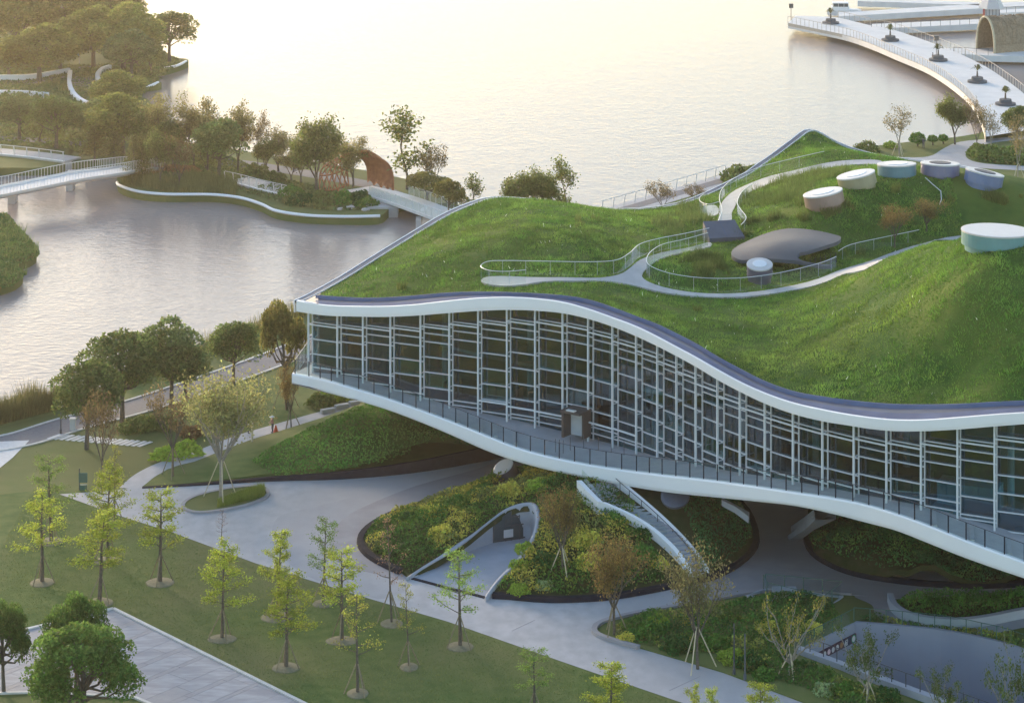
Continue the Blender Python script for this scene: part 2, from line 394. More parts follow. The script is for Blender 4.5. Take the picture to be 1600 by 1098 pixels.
# --- drive and roads
DRIVE = [(93, 772), (150, 768), (215, 762), (300, 757), (420, 746), (530, 738), (640, 723), (740, 703), (800, 690), (880, 680), (980, 690), (1100, 720), (1200, 760), (1260, 790), (1330, 850), (1420, 880), (1600, 890), (1700, 885), (1700, 935), (1600, 930), (1500, 932), (1395, 936), (1330, 930), (1200, 926), (1100, 943), (1000, 960), (945, 974), (929, 985), (937, 993), (1000, 1012), (1130, 1050), (1260, 1100), (1330, 1130), (1240, 1160), (1070, 1099), (900, 1041), (700, 971), (560, 930), (400, 880), (270, 832), (185, 805)]
drive = sheet('driveway', GP(DRIVE), .02, 'concrete', step=0)
patch('drive_band', [(440, 805), (500, 790), (600, 764), (700, 742), (790, 706), (840, 690), (900, 690), (800, 740), (650, 800), (600, 850), (640, 912), (600, 935), (560, 927), (480, 900), (435, 862), (425, 830)], 'concrete_mid', .023)
patch('road', [(516, 862), (519, 832), (540, 808), (575, 789), (650, 759), (750, 731), (820, 702), (900, 688), (930, 720), (900, 760), (700, 800), (620, 850), (636, 903), (590, 897), (538, 884)], 'concrete_dark', .026)
patch('underpass_road', [(1070, 922), (1110, 908), (1160, 880), (1175, 850), (1165, 810), (1140, 770), (1180, 755), (1262, 780), (1262, 840), (1280, 876), (1340, 900), (1450, 912), (1600, 915), (1700, 910), (1700, 934), (1600, 929), (1500, 931), (1395, 935), (1330, 929), (1200, 925), (1130, 935)], 'concrete_dark', .026)
patch('side_path', [(1335, 931), (1396, 936), (1400, 946), (1410, 958), (1440, 970), (1430, 976), (1390, 972), (1368, 960), (1362, 945)], 'concrete_dark', .03)
for a, b in (((1094, 1056), (1046, 1078)), ((836, 968), (800, 985))):
    p0, p1 = G(*a, .023), G(*b, .023)
    beam('joint', p0, p1, .05, .012, 'concrete_dark', drive)
# --- park road along the lake, kerbs, white corner plaza, stepping stones
cl = smooth(GP([(-60, 702), (30, 687), (112, 662), (236, 628), (405, 570), (520, 525), (600, 500)], .014), 6)
def ribbon(name, path, w, mat, z=0, thick=None, parent=None, kind='structure'):
    mb = MB()
    if thick: mb.sweep(path, RECT(w, thick, z))
    else: mb.sweep(path, [(-w/2, z), (w/2, z), (w/2, z + .004), (-w/2, z + .004)])
    o = mb.make(name, mat, parent)
    if kind: o['kind'] = kind
    return o
road = ribbon('park_road', cl, 4.2, 'asphalt', .004)
for sgn in (-1, 1):
    mb = MB(); mb.sweep(cl, [(sgn*2.12, 0), (sgn*2.42, 0), (sgn*2.42, .1), (sgn*2.12, .1)]); mb.make('kerb', 'kerb_pale', road)
patch('corner_plaza', [(-80, 705), (0, 690), (46, 688), (20, 715), (0, 731), (-40, 760), (-90, 790)], 'white_paving', .03, 0)
for i in range(16):
    t = i / 15; c = G(86 + 140 * t, 682 + 12 * t, .0); d = (G(112, 676) - G(90, 684)); d.z = 0; d.normalize()
    s = bpy.data.objects.new('stepping_stone', unit_cube('white_paving')); COL.objects.link(s); s.parent = lawn
    s.location = c - d * .95; s.rotation_euler = (0, 0, math.atan2(d.y, d.x) + random.uniform(-.04, .04)); s.scale = (1.9, .42, .1)
path = smooth(GP([(203, 763), (226, 743), (262, 725), (300, 715), (340, 699), (385, 682), (440, 666), (500, 649), (560, 633), (640, 612)], .016), 6)
ribbon('garden_path', path, 2.1, 'concrete', .004)
# --- plaza in the near left corner: bands of paving, each its own piece
PLZ = [(-70, 1014), (45, 983.5), (177, 952), (480, 1103), (660, 1195), (430, 1195), (240, 1102), (210, 1089), (50, 1081), (-70, 1085)]
plz = GP(PLZ); plaza = sheet('plaza', plz, .02, 'paving_dark', step=0)
u = (G(292, 1007) - G(217, 1038)); u.z = 0; u.normalize(); w = Vector((-u.y, u.x, 0)); o0 = G(177, 952)
def clip(poly, nrm, c):
    out = []
    for i in range(len(poly)):
        a, b = poly[i], poly[(i+1) % len(poly)]; da, db = a.dot(nrm) - c, b.dot(nrm) - c
        if da >= 0: out.append(a)
        if (da >= 0) != (db >= 0): out.append(a.lerp(b, da / (da - db)))
    return out
core = GP([(-70, 1016), (45, 985), (176, 954), (480, 1105), (655, 1193), (430, 1193), (212, 1087), (50, 1079), (-70, 1083)])
pos = -34.0; k = 0
while pos < 4:
    wd = (1.9, .6, 1.7, 2.4, .5)[k % 5]; q = clip(clip(core, w, o0.dot(w) + pos), -w, -(o0.dot(w) + pos + wd - .03))
    along = -40.0
    while along < 10 and len(q) > 2:
        ln = random.uniform(3.0, 5.5); r = clip(clip(q, u, o0.dot(u) + along), -u, -(o0.dot(u) + along + ln - .02))
        if len(r) > 2:
            mb = MB(); zt = .034 + random.uniform(0, .004); nn = len(r)
            mb.add([Vector((p.x, p.y, zt)) for p in r] + [Vector((p.x, p.y, .0)) for p in r], [tuple(range(nn))] + [(i, nn+i, nn+(i+1) % nn, (i+1) % nn) for i in range(nn)])
            mb.make('paving_slab', 'paving_dark' if k % 5 in (1, 4) else ('paving_light' if random.random() < .94 else 'paving_dark'), plaza)
        along += ln
    pos += wd; k += 1
for seg in ([( -70, 1013.5), (45, 983), (177, 951.5)], [(177, 951.5), (480, 1102), (660, 1194)], [(-70, 1086), (50, 1082), (210, 1090), (240, 1103), (430, 1197)]):
    mb = MB(); mb.sweep(GP(seg), RECT(.3, .14)); mb.make('kerb', 'kerb_pale', plaza)
# --- planted mounds
COVERS = []
def cover(name, outline, zf, dens, size, thick, colf, holes=(), seed=1, up=.6, trim=.35):
    rng = np.random.default_rng(seed); xs = [p[0] for p in outline]; ys = [p[1] for p in outline]
    n = int(dens * (max(xs)-min(xs)) * (max(ys)-min(ys)))
    x = rng.uniform(min(xs), max(xs), n); y = rng.uniform(min(ys), max(ys), n); k = inpoly(x, y, outline)
    for h in holes: k &= ~inpoly(x, y, h) & (edge_dist(x, y, h) > .3)
    x, y = x[k], y[k]; e = edge_dist(x, y, outline); k = e > trim; x, y, e = x[k], y[k], e[k]
    th = thick(x, y) if callable(thick) else thick
    lump = .45 + .75 * vnoise(x, y, 1.3, seed) + .35 * vnoise(x, y, .5, seed + 3)
    z = zf(x, y) + th * lump * np.sqrt(rng.uniform(0, 1, len(x))) * np.clip(e / .8, .3, 1)
    V, F, T = leaves(np.stack([x, y, z], 1), size, colf(x, y, rng) * np.array([1.25, 1.5, 1.3]), rng, .3, up)
    o = obj(name, V, F, 'leaf_dense', tint=T); o['kind'] = 'stuff'; return o
def mixcol(x, y, rng, cols, s, seed):
    """colour patches of different plants; cols = [(threshold, rgb)...] on noise"""
    v = .65 * vnoise(x, y, s, seed) + .35 * vnoise(x, y, s * .35, seed + 5) + rng.normal(0, .03, len(x))
    out = np.zeros((len(x), 3)); 
    for t, c in cols: out[v >= t] = c
    return out
# mound beside the park path (left of the building)
MA_f = [(222, 760.5), (300, 755.5), (420, 745), (530, 737), (640, 722), (740, 702), (800, 689)]; MA_h = [.03, .1, .3, .6, .95, 1.2, 1.3]
MA_b = [(860, 670), (860, 640), (760, 625), (640, 618), (560, 640), (500, 657), (440, 674), (385, 690), (340, 707), (300, 723), (262, 733), (238, 748)]
mA = smooth(GP(MA_f), 4) + GP(MA_b)
ctl = [(*G(a, b, h)[:2], h) for (a, b), h in zip(MA_f, MA_h)] + [(*G(a, b)[:2], h) for (a, b), h in zip(MA_b, (5, 5, 4.6, 3.0, .5, .25, .12, .06, .05, .05, .05, .03))]
ctl += [(*G(a, b, z)[:2], z) for a, b, z in ((640, 655, 3.2), (720, 665, 4.9), (780, 660, 5.1), (600, 672, 2.8), (660, 690, 3.0), (520, 690, 1.6), (450, 703, .9), (380, 718, .4), (320, 735, .15))]
fA = tps(ctl, 1e-3); fA0 = lambda x, y: np.maximum(fA(x, y), .02)
moundA = sheet('grass_mound', mA, fA0, 'lawn', step=1.5, skirt=.6)
fr = smooth([(*G(a, b, h)[:2], h) for (a, b), h in zip(MA_f, MA_h)], 4)
mb = MB(); rows = []
for i, p in enumerate(fr):
    t = (fr[min(i+1, len(fr)-1)] - fr[max(i-1, 0)]); nn = Vector((t.y, -t.x, 0)).normalized(); o_ = nn * .45
    q = Vector((p.x, p.y, 0)); rows.append([q + o_, q + o_ * .8 + Vector((0, 0, p.z + .06)), q + Vector((0, 0, p.z + .06)), q])
mb.loft(rows); mb.make('kerb', 'kerb_black', moundA)
green_cov = lambda x, y, rng: mixcol(x, y, rng, [(0, (.045, .10, .02)), (.42, (.06, .135, .025)), (.6, (.09, .16, .035))], 5, 3)
bedA = GP([(385, 712), (430, 690), (500, 665), (560, 645), (640, 622), (760, 628), (860, 650), (860, 668), (800, 687), (740, 700), (640, 719), (530, 733), (430, 735)], 1)
cover('ground_cover', bedA, fA0, 34, .13, lambda x, y: .35 + .5 * sstep((x + 22) / 14), lambda x, y, rng: np.where((x > -12)[:, None], green_cov(x, y, rng) * np.array([.85, .75, .9]), green_cov(x, y, rng)), seed=11)
# central mound with the tunnel mouth
MBp = [(565, 848), (578, 828), (612, 808), (660, 791), (720, 771), (770, 753), (820, 735), (900, 718), (1000, 722), (1100, 752), (1155, 790), (1176, 826), (1177, 855), (1152, 882), (1110, 904), (1060, 915), (1000, 927), (940, 936), (860, 939), (795, 934), (757, 931), (700, 917), (642, 901), (605, 885), (577, 868)]
mBo = smooth(GP(MBp), 3, True)
RIM = [(640, 902, .2), (668, 884, .5), (700, 865, .9), (735, 840, 1.4), (765, 815, 2.1), (790, 797, 2.7), (812, 789, 3.1), (830, 788, 3.3), (838, 797, 3.2), (839, 815, 2.8), (833, 838, 2.3), (820, 862, 1.7), (800, 885, 1.2), (780, 905, .8), (764, 925, .45), (758, 934, .2)]
FLO = [(648, 903), (672, 888), (702, 873), (735, 858), (762, 847), (777, 843.5), (796, 841), (812, 839), (825, 837), (827, 842), (824, 850), (816, 863), (798, 881), (779, 901), (765, 920), (758, 931)]
rim = [G(*p) for p in RIM]; flo = GP(FLO, .03)
ctl = [(p.x, p.y, .3) for p in mBo] + [(p.x, p.y, p.z - .12) for p in rim[1:-1]]
ctl += [(*G(a, b, z)[:2], z) for a, b, z in ((880, 745, 4.6), (940, 742, 4.8), (1020, 742, 4.9), (1090, 770, 4.6), (800, 765, 3.0), (730, 798, 1.9), (660, 830, 1.1), (880, 820, 3.3), (900, 870, 2.0), (1000, 855, 2.3), (960, 803, 3.7), (1060, 800, 3.7), (1125, 830, 2.5), (1000, 900, .9), (870, 912, .8))]
fB = tps(ctl, 2e-3); fB0 = lambda x, y: np.maximum(fB(x, y), .1)
hole = [Vector((p.x, p.y, 0)) for p in rim]
# the kerb starts and ends at the tunnel mouth
idx = [i for i, p in enumerate(mBo) if (G(640, 905).x < p.x < G(762, 930).x and p.y < G(700, 880).y)]
n_ = len(mBo); start = (max(idx) + 1) % n_; run = [mBo[(start + i) % n_] for i in range(n_ - len(idx))]
mBo = run + hole[::-1]
moundB = sheet('planted_mound', mBo, fB0, 'mound_soil', step=1.3, skirt=.5)
mb = MB(); mb.sweep(run, [(-.45, 0), (.15, 0), (.15, .42), (-.4, .42)]); mb.make('kerb', 'kerb_black', moundB)
gold = [(0, (.04, .075, .016)), (.34, (.06, .105, .02)), (.48, (.11, .125, .022)), (.57, (.33, .24, .05)), (.70, (.14, .13, .04))]
stairpoly = GP([(915, 735), (985, 728), (1010, 770), (1070, 830), (1112, 888), (1070, 900), (1040, 865), (985, 812), (930, 795)], 2.5)
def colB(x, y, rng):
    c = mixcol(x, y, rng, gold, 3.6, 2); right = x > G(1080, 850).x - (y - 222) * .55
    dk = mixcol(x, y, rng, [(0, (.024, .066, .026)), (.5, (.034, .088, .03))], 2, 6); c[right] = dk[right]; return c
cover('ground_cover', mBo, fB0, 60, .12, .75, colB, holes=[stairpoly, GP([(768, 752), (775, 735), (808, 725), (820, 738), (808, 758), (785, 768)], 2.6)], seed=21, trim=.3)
# right-hand mound below the deck
MCp = [(1258, 838), (1268, 866), (1300, 887), (1340, 901), (1400, 911), (1460, 917), (1540, 919), (1620, 914), (1720, 900), (1720, 800), (1500, 772), (1350, 775), (1275, 800)]
mC = smooth(GP(MCp), 3, True)
ctl = [(p.x, p.y, .3 if p.y < G(1300, 800).y else 6.5) for p in mC] + [(*G(a, b, z)[:2], z) for a, b, z in ((1400, 855, 3), (1500, 868, 3.0), (1600, 872, 3), (1340, 830, 3.6), (1450, 805, 6), (1290, 835, 2.6), (1600, 805, 6.3))]
fC = tps(ctl, 2e-3); fC0 = lambda x, y: np.maximum(fC(x, y), .1)
moundC = sheet('planted_mound', mC, fC0, 'mound_soil', step=1.5, skirt=.5)
mb = MB(); mb.sweep(mC, [(-.45, 0), (.15, 0), (.15, .42), (-.4, .42)], closed=True); mb.make('kerb', 'kerb_black', moundC)
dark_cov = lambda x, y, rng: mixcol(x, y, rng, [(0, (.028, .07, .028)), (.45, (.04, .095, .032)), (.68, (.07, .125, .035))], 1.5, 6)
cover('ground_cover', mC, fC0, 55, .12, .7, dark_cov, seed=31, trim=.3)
# planted bed at the lower right, hedge bed further right
MDp = [(930, 986), (947, 974), (1000, 961), (1100, 944), (1180, 929), (1260, 927), (1330, 932), (1360, 948), (1368, 964), (1340, 971), (1243, 1018), (1330, 1056), (1400, 1083), (1440, 1105), (1330, 1128), (1250, 1096), (1130, 1051), (1000, 1013), (945, 997)]
mD = GP(MDp); fD = lambda x, y: .12 + .5 * sstep(edge_dist(x, y, mD) / 5)
bedD = sheet('planting_bed', mD, fD, 'lawn_dry', step=1.5, skirt=.3)
mb = MB(); mb.sweep(smooth(GP([(1000, 1013), (945, 997), (932, 986), (947, 974), (1000, 961), (1100, 944), (1180, 929), (1260, 927), (1330, 932)]), 4), [(-.4, 0), (.05, 0), (.05, .3), (-.4, .3)]); mb.make('kerb', 'concrete_dark', bedD)
plD = GP([(955, 982), (1000, 966), (1100, 949), (1200, 938), (1260, 938), (1300, 950), (1320, 968), (1230, 1018), (1250, 1040), (1330, 1068), (1420, 1100), (1330, 1118), (1255, 1080), (1190, 1062), (1140, 1030), (1080, 1025), (1000, 1010), (960, 1000)])
cover('ground_cover', plD, fD, 60, .12, lambda x, y: .25 + .75 * vnoise(x, y, 2.2, 4), lambda x, y, rng: mixcol(x, y, rng, [(0, (.035, .07, .018)), (.35, (.06, .11, .022)), (.55, (.10, .125, .025)), (.64, (.24, .21, .05)), (.72, (.13, .13, .05))], 3, 9), seed=41, trim=.1)
MEp = [(1398, 945), (1450, 938), (1600, 932), (1720, 930), (1720, 955), (1600, 957), (1540, 968), (1480, 972), (1430, 965), (1405, 955)]
mE = smooth(GP(MEp), 3, True)
bedE = sheet('planting_bed', mE, .25, 'mound_soil', step=2, skirt=.3)
cover('ground_cover', mE, lambda x, y: .25 + 0*x, 75, .12, .95, lambda x, y, rng: mixcol(x, y, rng, [(0, (.04, .09, .018)), (.5, (.06, .13, .022))], 1.6, 4), seed=51, trim=.15)
# tree bed in the drive
MFp = [(288, 790), (308, 777), (355, 766), (400, 762), (416, 769), (412, 779), (380, 791), (330, 800), (300, 800)]
mF = smooth(GP(MFp), 4, True); bedF = sheet('planting_bed', mF, .16, 'lawn_dry', step=1.5, skirt=.2)
mb = MB(); mb.sweep(mF, [(-.3, 0), (.05, 0), (.05, .2), (-.3, .2)], closed=True); mb.make('kerb', 'concrete_dark', bedF)
rng = np.random.default_rng(5); gx = rng.uniform(0, 1, 5200); P_ = []
for t in gx:
    q = G(340 + 72 * t, 787 - 17 * t + random.uniform(-6, 6), .15); P_.append(q)
V, F, T = blades(P_, .75 * (.3 + .7 * gx), .03, (.16, .21, .04), rng, .3); tag(obj('ornamental_grass', V, F, 'grass', tint=T), kind='stuff')
# --- island, far park, right foreland
def island(name, px, mat='lawn_dry', step=20):
    return sheet(name, smooth(GP(px), 4, True), 0.0, mat, step=step, skirt=2.0)
isl = island('island', [(187, 289), (215, 299), (260, 303), (330, 303), (375, 308), (408, 318), (432, 329), (480, 336), (540, 338), (592, 337), (610, 325), (640, 315), (690, 318), (715, 310), (690, 295), (600, 272), (520, 258), (440, 246), (380, 236), (320, 226), (260, 216), (238, 196), (235, 160), (215, 152), (180, 160), (150, 190), (120, 215), (107, 250), (150, 252), (180, 258), (183, 275)])
edge = smooth(GP([(183, 285), (187, 290), (215, 299), (260, 303.5), (330, 304), (375, 309), (408, 319), (432, 329.5), (480, 336.5), (540, 338.5), (594, 337.5)], .05), 6)
mb = MB(); mb.tube(edge, .22, 6); mb.make('kerb', 'white_panel', isl, True)
park = island('park', [(-200, 262), (0, 262), (60, 262), (100, 256), (112, 240), (130, 220), (160, 180), (190, 150), (206, 137), (247, 131), (250, 128), (228, 122), (236, 112), (262, 107), (292, 97), (290, 92), (262, 88), (236, 62), (218, 25), (190, -25), (150, -90), (-200, -140)])
for e in ([(247, 129), (228, 137), (214, 138)], [(291, 96), (276, 103), (257, 107)]):
    mb = MB(); mb.tube(smooth(GP(e, .05), 5), .25, 6); mb.make('kerb', 'white_panel', park, True)
spit = island('reed_spit', [(-140, 325), (0, 335), (25, 352), (56, 388), (48, 402), (20, 412), (36, 425), (18, 441), (-30, 452), (-140, 470)])

# short mown grass standing on the near lawn
rng = np.random.default_rng(15); n = 260000; nl = GP([(-60, 740), (90, 770), (185, 808), (400, 884), (560, 934), (700, 975), (900, 1045), (1075, 1105), (1150, 1180), (480, 1180), (640, 1175), (480, 1106), (177, 955), (40, 986), (-60, 1012)])
x = rng.uniform(-45, 25, n); y = rng.uniform(184, 255, n); k = inpoly(x, y, nl); x, y = x[k], y[k]; nz = .5 * vnoise(x, y, 4, 3) + .5 * vnoise(x, y, .9, 4)
V, F, T = blades(np.stack([x, y, 0*x - .01], 1), .04 + .06 * nz, .03, np.array([.062, .12, .026])[None] * (1 - nz)[:, None] + np.array([.155, .185, .055])[None] * nz[:, None], rng, .5); tag(obj('lawn_grass', V, F, 'grass', tint=T), kind='stuff')
# ================================================================== THE BUILDING
DEP = [(430, 257.2), (482, 255), (567, 252.3), (657, 249.6), (747, 247), (836, 244.2), (919, 240.7), (994, 236.3), (1057, 231.6), (1121, 226.8), (1195, 222), (1285, 217.3), (1385, 213.3), (1496, 210), (1613, 207.5), (1720, 205.5)]
FT = [(463, 470), (490, 475), (520, 478), (560, 479), (600, 479), (640, 477), (700, 470.5), (750, 466), (800, 465), (840, 467.5), (880, 473), (920, 484), (957, 497), (994, 511), (1027, 527), (1057, 543), (1087, 559), (1121, 578.5), (1156, 597.5), (1195, 615), (1239, 630), (1285, 640.5), (1325, 648), (1360, 653), (1400, 656.5), (1440, 656.6), (1500, 652.5), (1554, 648), (1600, 645), (1720, 638)]
FB = [(463, 487), (500, 492.5), (560, 495), (600, 495.5), (640, 494), (700, 489.5), (750, 486), (800, 484.5), (840, 486), (880, 490), (920, 499), (957, 511), (994, 526), (1027, 541.5), (1057, 557), (1087, 573.5), (1121, 594), (1156, 612.5), (1195, 631), (1239, 647), (1285, 658.5), (1325, 665), (1360, 670.5), (1400, 674), (1440, 674), (1500, 671), (1554, 666.5), (1600, 663), (1720, 656)]
GE = [(493, 463.5), (540, 467), (567, 468), (600, 467.5), (640, 465), (700, 460), (750, 458.5), (800, 459.5), (850, 462), (880, 464.5), (920, 471), (957, 483), (994, 497), (1027, 509.5), (1057, 524), (1087, 539.5), (1121, 560), (1156, 579), (1195, 598.5), (1239, 614), (1285, 622.5), (1325, 628), (1400, 634.5), (1440, 635), (1500, 634), (1554, 631), (1600, 629), (1720, 622)]
MBASE = [(440, 582), (482, 584), (527, 588.5), (567, 600), (610, 614), (657, 627), (702, 639.5), (747, 650), (792, 660), (836, 670), (879, 679), (919, 688), (957, 698), (994, 707), (1027, 713), (1057, 720), (1087, 727), (1121, 734.5), (1156, 740.5), (1195, 747), (1239, 755), (1285, 764), (1334, 774.5), (1385, 784), (1439, 796), (1496, 813), (1554, 831), (1613, 850), (1720, 890)]
DT = [(456, 584), (500, 592), (560, 609), (600, 621), (640, 635), (700, 657), (760, 681), (800, 697), (840, 709), (900, 722.5), (950, 731), (1025, 741), (1125, 752.5), (1175, 759.5), (1249, 770.5), (1300, 778), (1350, 788), (1400, 803), (1450, 821), (1500, 841), (1550, 860), (1600, 878), (1720, 922)]
DB = [(456, 601), (500, 612), (560, 628), (600, 640), (640, 654.5), (700, 679), (760, 705.5), (800, 720), (840, 731.5), (900, 745), (950, 755), (1025, 768), (1125, 779), (1175, 784), (1249, 793), (1300, 804), (1350, 817), (1400, 830.5), (1450, 850), (1500, 870), (1550, 888), (1600, 905), (1720, 950)]
H = lambda tab, x: float(hermite(tab, x))
def dep(px): return H(DEP, px)
def deck_z(px): return CAMH - (H(MBASE, px) - HZ) * dep(px) / FPX
def outer(px):      # outer top edge of the deck slab: same level as the deck, depth from its row in the photo
    z = deck_z(px) if px > 482 else deck_z(482); return G(px, H(DT, px), z)
def fas(px):        # roof fascia, hung 1.1 m in front of the mullions: (top, bottom)
    d = dep(px) - 1.1; return WD(px, H(FT, px), d), WD(px, H(FB, px), d)
def gedge(px):
    z = fas(px)[0].z + .05; return G(px, H(GE, px), z)
BLD = empty('museum', (10, 250, 0), 'wavy green-roofed museum with white rims and a long glass front', 'building')
IN = Vector((.42, .907, 0))       # general direction from the front into the building
PXS = list(np.linspace(456, 1720, 150))
# ---- roof surface
bk = [WD(*p) for p in ((470, 472.5, 256.2), (493, 462, 258), (540, 436, 263), (580, 411, 267), (620, 386, 271), (660, 361.5, 275), (700, 338, 279), (740, 320.5, 283), (780, 310.5, 287))]
bk += [Vector((4, 292.5, 17.2)), Vector((11, 300, 14.6)), Vector((20, 309.5, 13.2))]
bk += [WD(*p) for p in ((1160, 279, 318), (1190, 260, 321.5), (1215, 243, 325), (1245, 220.5, 328.5), (1271, 204.5, 332), (1300, 221, 332), (1335, 236, 331), (1380, 246.5, 328), (1450, 255, 323), (1530, 268, 316), (1600, 288, 310), (1740, 300, 300))]
bks = smooth(bk, 4)
ge = [gedge(p) for p in np.linspace(493, 1720, 120)]
roof_out = ge + [Vector((p.x, p.y, p.z)) for p in reversed(bks)][:-5]
ctl = [(p.x, p.y, p.z) for p in ge[::3]] + [(p.x, p.y, p.z) for p in bks[4::2]]
for a, b, z in ((800, 440, 18.7), (800, 370, 20.2), (850, 330, 19.6), (650, 420, 17.9), (720, 390, 19.2), (900, 420, 19.2), (900, 370, 19.9), (1000, 400, 18.4), (1000, 450, 17.6), (950, 350, 18.6), (1100, 462, 16.9), (1160, 464, 16.6), (1250, 440, 16.5), (1340, 405, 16.5), (1440, 381, 16.8), (1170, 540, 16.9),
                (1400, 540, 19.6), (1500, 540, 21.1), (1500, 600, 18.8), (1400, 600, 17.8), (1300, 540, 18), (1300, 600, 16.9), (1300, 450, 18.2), (1500, 450, 24.8), (1400, 450, 21.4), (1440, 386, 22.6), (1350, 416, 18.8), (1500, 376, 25.8), (1560, 396, 26.8), (1610, 400, 26.8), (1570, 378, 27.2), (1600, 540, 22.2), (1600, 600, 20), (1600, 450, 25.2), (1700, 450, 25),
                (1287, 320, 20), (1337, 297, 20.6), (1400, 277, 21), (1468, 275, 21), (1537, 292, 20.4), (1400, 330, 19), (1400, 368, 17.4), (1200, 305, 17.3), (1140, 330, 16), (1200, 285, 16), (1300, 259, 17), (1380, 256, 17.2), (1290, 236, 17.6), (1120, 365, 16.3), (1060, 380, 17), (1060, 345, 16.3), (1000, 338, 16.6), (1080, 420, 17.9), (1200, 400, 16.6), (1230, 350, 18), (1550, 330, 18.5)):
    p = G(a, b, z); ctl.append((p.x, p.y, z))
for x, y, z in ((45, 246, 23.5), (52, 262, 18), (40, 258, 19.5), (28, 308, 15.6)): ctl.append((x, y, z))
roofz = tps(ctl, 6e-4)
rz = lambda x, y: float(roofz(x, y)[0])
turf = sheet('roof_turf', roof_out, lambda x, y: roofz(x, y) + .16 * (vnoise(x, y, 1.5, 4) - .5) + .1 * (vnoise(x, y, 4, 6) - .5), 'roof_soil', step=1.1, skirt=1.0, parent=BLD, kind=None)
def R(px, py, lift=0.0):
    """first point of the roof met by the ray through a photo pixel"""
    d = np.arange(204, 345, .25); x = (px - 800) / FPX * d; zr = CAMH - (py - HZ) * d / FPX
    h = roofz(x, d) + lift >= zr; i = int(np.argmax(h)) if h.any() else len(d) - 1
    return Vector((x[i], d[i], float(roofz(x[i], d[i])[0]) + lift))
# ---- roof rim: white fascia, blue metal gutter
L1 = [fas(p)[0] for p in np.linspace(463, 1720, 140)]; L2 = [fas(p)[1] for p in np.linspace(463, 1720, 140)]
mb = MB(); rows = []
for a, b in zip(L1, L2):
    hgt = a.z - b.z; inn = Vector((.25, .97, 0))
    rows.append([a + inn*.5, a, a - Vector((0, 0, hgt*.78)), a - Vector((0, 0, hgt*.78)) + inn*.12, a - Vector((0, 0, hgt*.84)) + inn*.12, b + inn*.10, b + inn*1.9])
mb.loft(rows); mb.make('roof_rim', 'white_panel', BLD)
GEd = [gedge(p) for p in np.linspace(493, 1720, 140)]; L1g = [fas(p)[0] for p in np.linspace(493, 1720, 140)]
mb = MB(); rows = [[a + Vector((.1, .3, .015)), a.lerp(b, .5) + Vector((0, 0, .02)), a.lerp(b, .62) + Vector((0, 0, -.12)), a.lerp(b, .88) + Vector((0, 0, -.12)), b + Vector((0, -.05, .16)), b + Vector((.05, .12, .16)), b + Vector((.05, .15, -.3))] for a, b in zip(L1g, GEd)]
mb.loft(rows); g = mb.make('gutter', 'gutter', BLD)
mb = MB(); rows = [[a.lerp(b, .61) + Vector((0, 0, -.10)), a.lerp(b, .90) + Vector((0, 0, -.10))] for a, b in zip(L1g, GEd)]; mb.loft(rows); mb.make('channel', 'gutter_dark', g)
mb = MB(); mb.sweep(bks[:-4], [(-.95, -1.1), (-.95, .02), (-.9, .12), (-.8, .12), (-.8, -1.1)]); mb.make('roof_rim', 'white_panel', BLD)
mb = MB(); mb.sweep(bks[:-4], RECT(.12, .4, -.25)); mb.make('gutter_lip', 'inner_metal', BLD)
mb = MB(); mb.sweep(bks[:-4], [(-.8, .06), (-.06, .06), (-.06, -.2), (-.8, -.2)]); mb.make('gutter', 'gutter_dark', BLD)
# corner flat between gutters
c0, c1, c2 = fas(463)[0], fas(497)[0], bks[0]
mb = MB(); mb.add([c0 + Vector((.2, .2, .0)), c1 + Vector((0, .1, .03)), gedge(497) + Vector((0, .2, .03)), bks[5] + Vector((0, 0, .03)), bks[0] + Vector((0, .2, 0))], [(0, 1, 2, 3, 4)]); mb.make('rim_cap', 'gutter_dark', BLD)
# ---- deck slab with its white edge
O = [outer(p) for p in PXS]; rows = []
for p, q in zip(PXS, O):
    hb = (H(DB, p) - H(DT, p)) * q.y / FPX; inn = Vector((.2, .98, 0))
    rows.append([q + inn*.6 + Vector((0, 0, -.12)), q + inn*.5, q + inn*.12, q + Vector((0, 0, -.12)), q - Vector((0, 0, hb*.8)), q - Vector((0, 0, hb*.84)) + inn*.25, q - Vector((0, 0, hb*.88)) + inn*.25, q - Vector((0, 0, hb*1.0)) + inn*.28])
mb = MB(); mb.loft(rows); mb.add([rows[0][i] for i in range(8)], [(0, 1, 2, 3, 4, 5, 6, 7)]); mb.make('deck_edge', 'white_panel', BLD)
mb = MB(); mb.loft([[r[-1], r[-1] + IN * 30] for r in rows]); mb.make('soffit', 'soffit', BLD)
mb = MB(); mb.loft([[q + Vector((.1, .3, -.06)), q + IN * 12 + Vector((0, 0, -.06))] for q in O]); mb.make('deck', 'deck', BLD)
# deck left end: short return of the slab and the rim going back
for nm, hh, p0, dz in (('deck_edge', 1.0, O[0], 0),):
    mb = MB(); e = p0 + Vector((.9, 12, 0)); mb.loft([[p0, p0 - Vector((0, 0, hh))], [e, e - Vector((0, 0, hh))]]); mb.make(nm, 'white_panel', BLD)
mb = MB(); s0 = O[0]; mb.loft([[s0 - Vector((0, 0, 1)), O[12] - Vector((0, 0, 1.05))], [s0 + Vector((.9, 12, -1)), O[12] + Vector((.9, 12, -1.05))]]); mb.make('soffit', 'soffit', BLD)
# steps across the walkway
for p in (680, 716, 752, 775, 806, 1462, 1520, 1578):
    a = outer(p); b = WD(p - 3, H(MBASE, p - 3), dep(p - 3)); a = a.lerp(b, .12); b = a.lerp(b, .95)
    beam('step', a + Vector((0, 0, .03)), b + Vector((0, 0, .03)), .34, .22, 'deck', BLD)
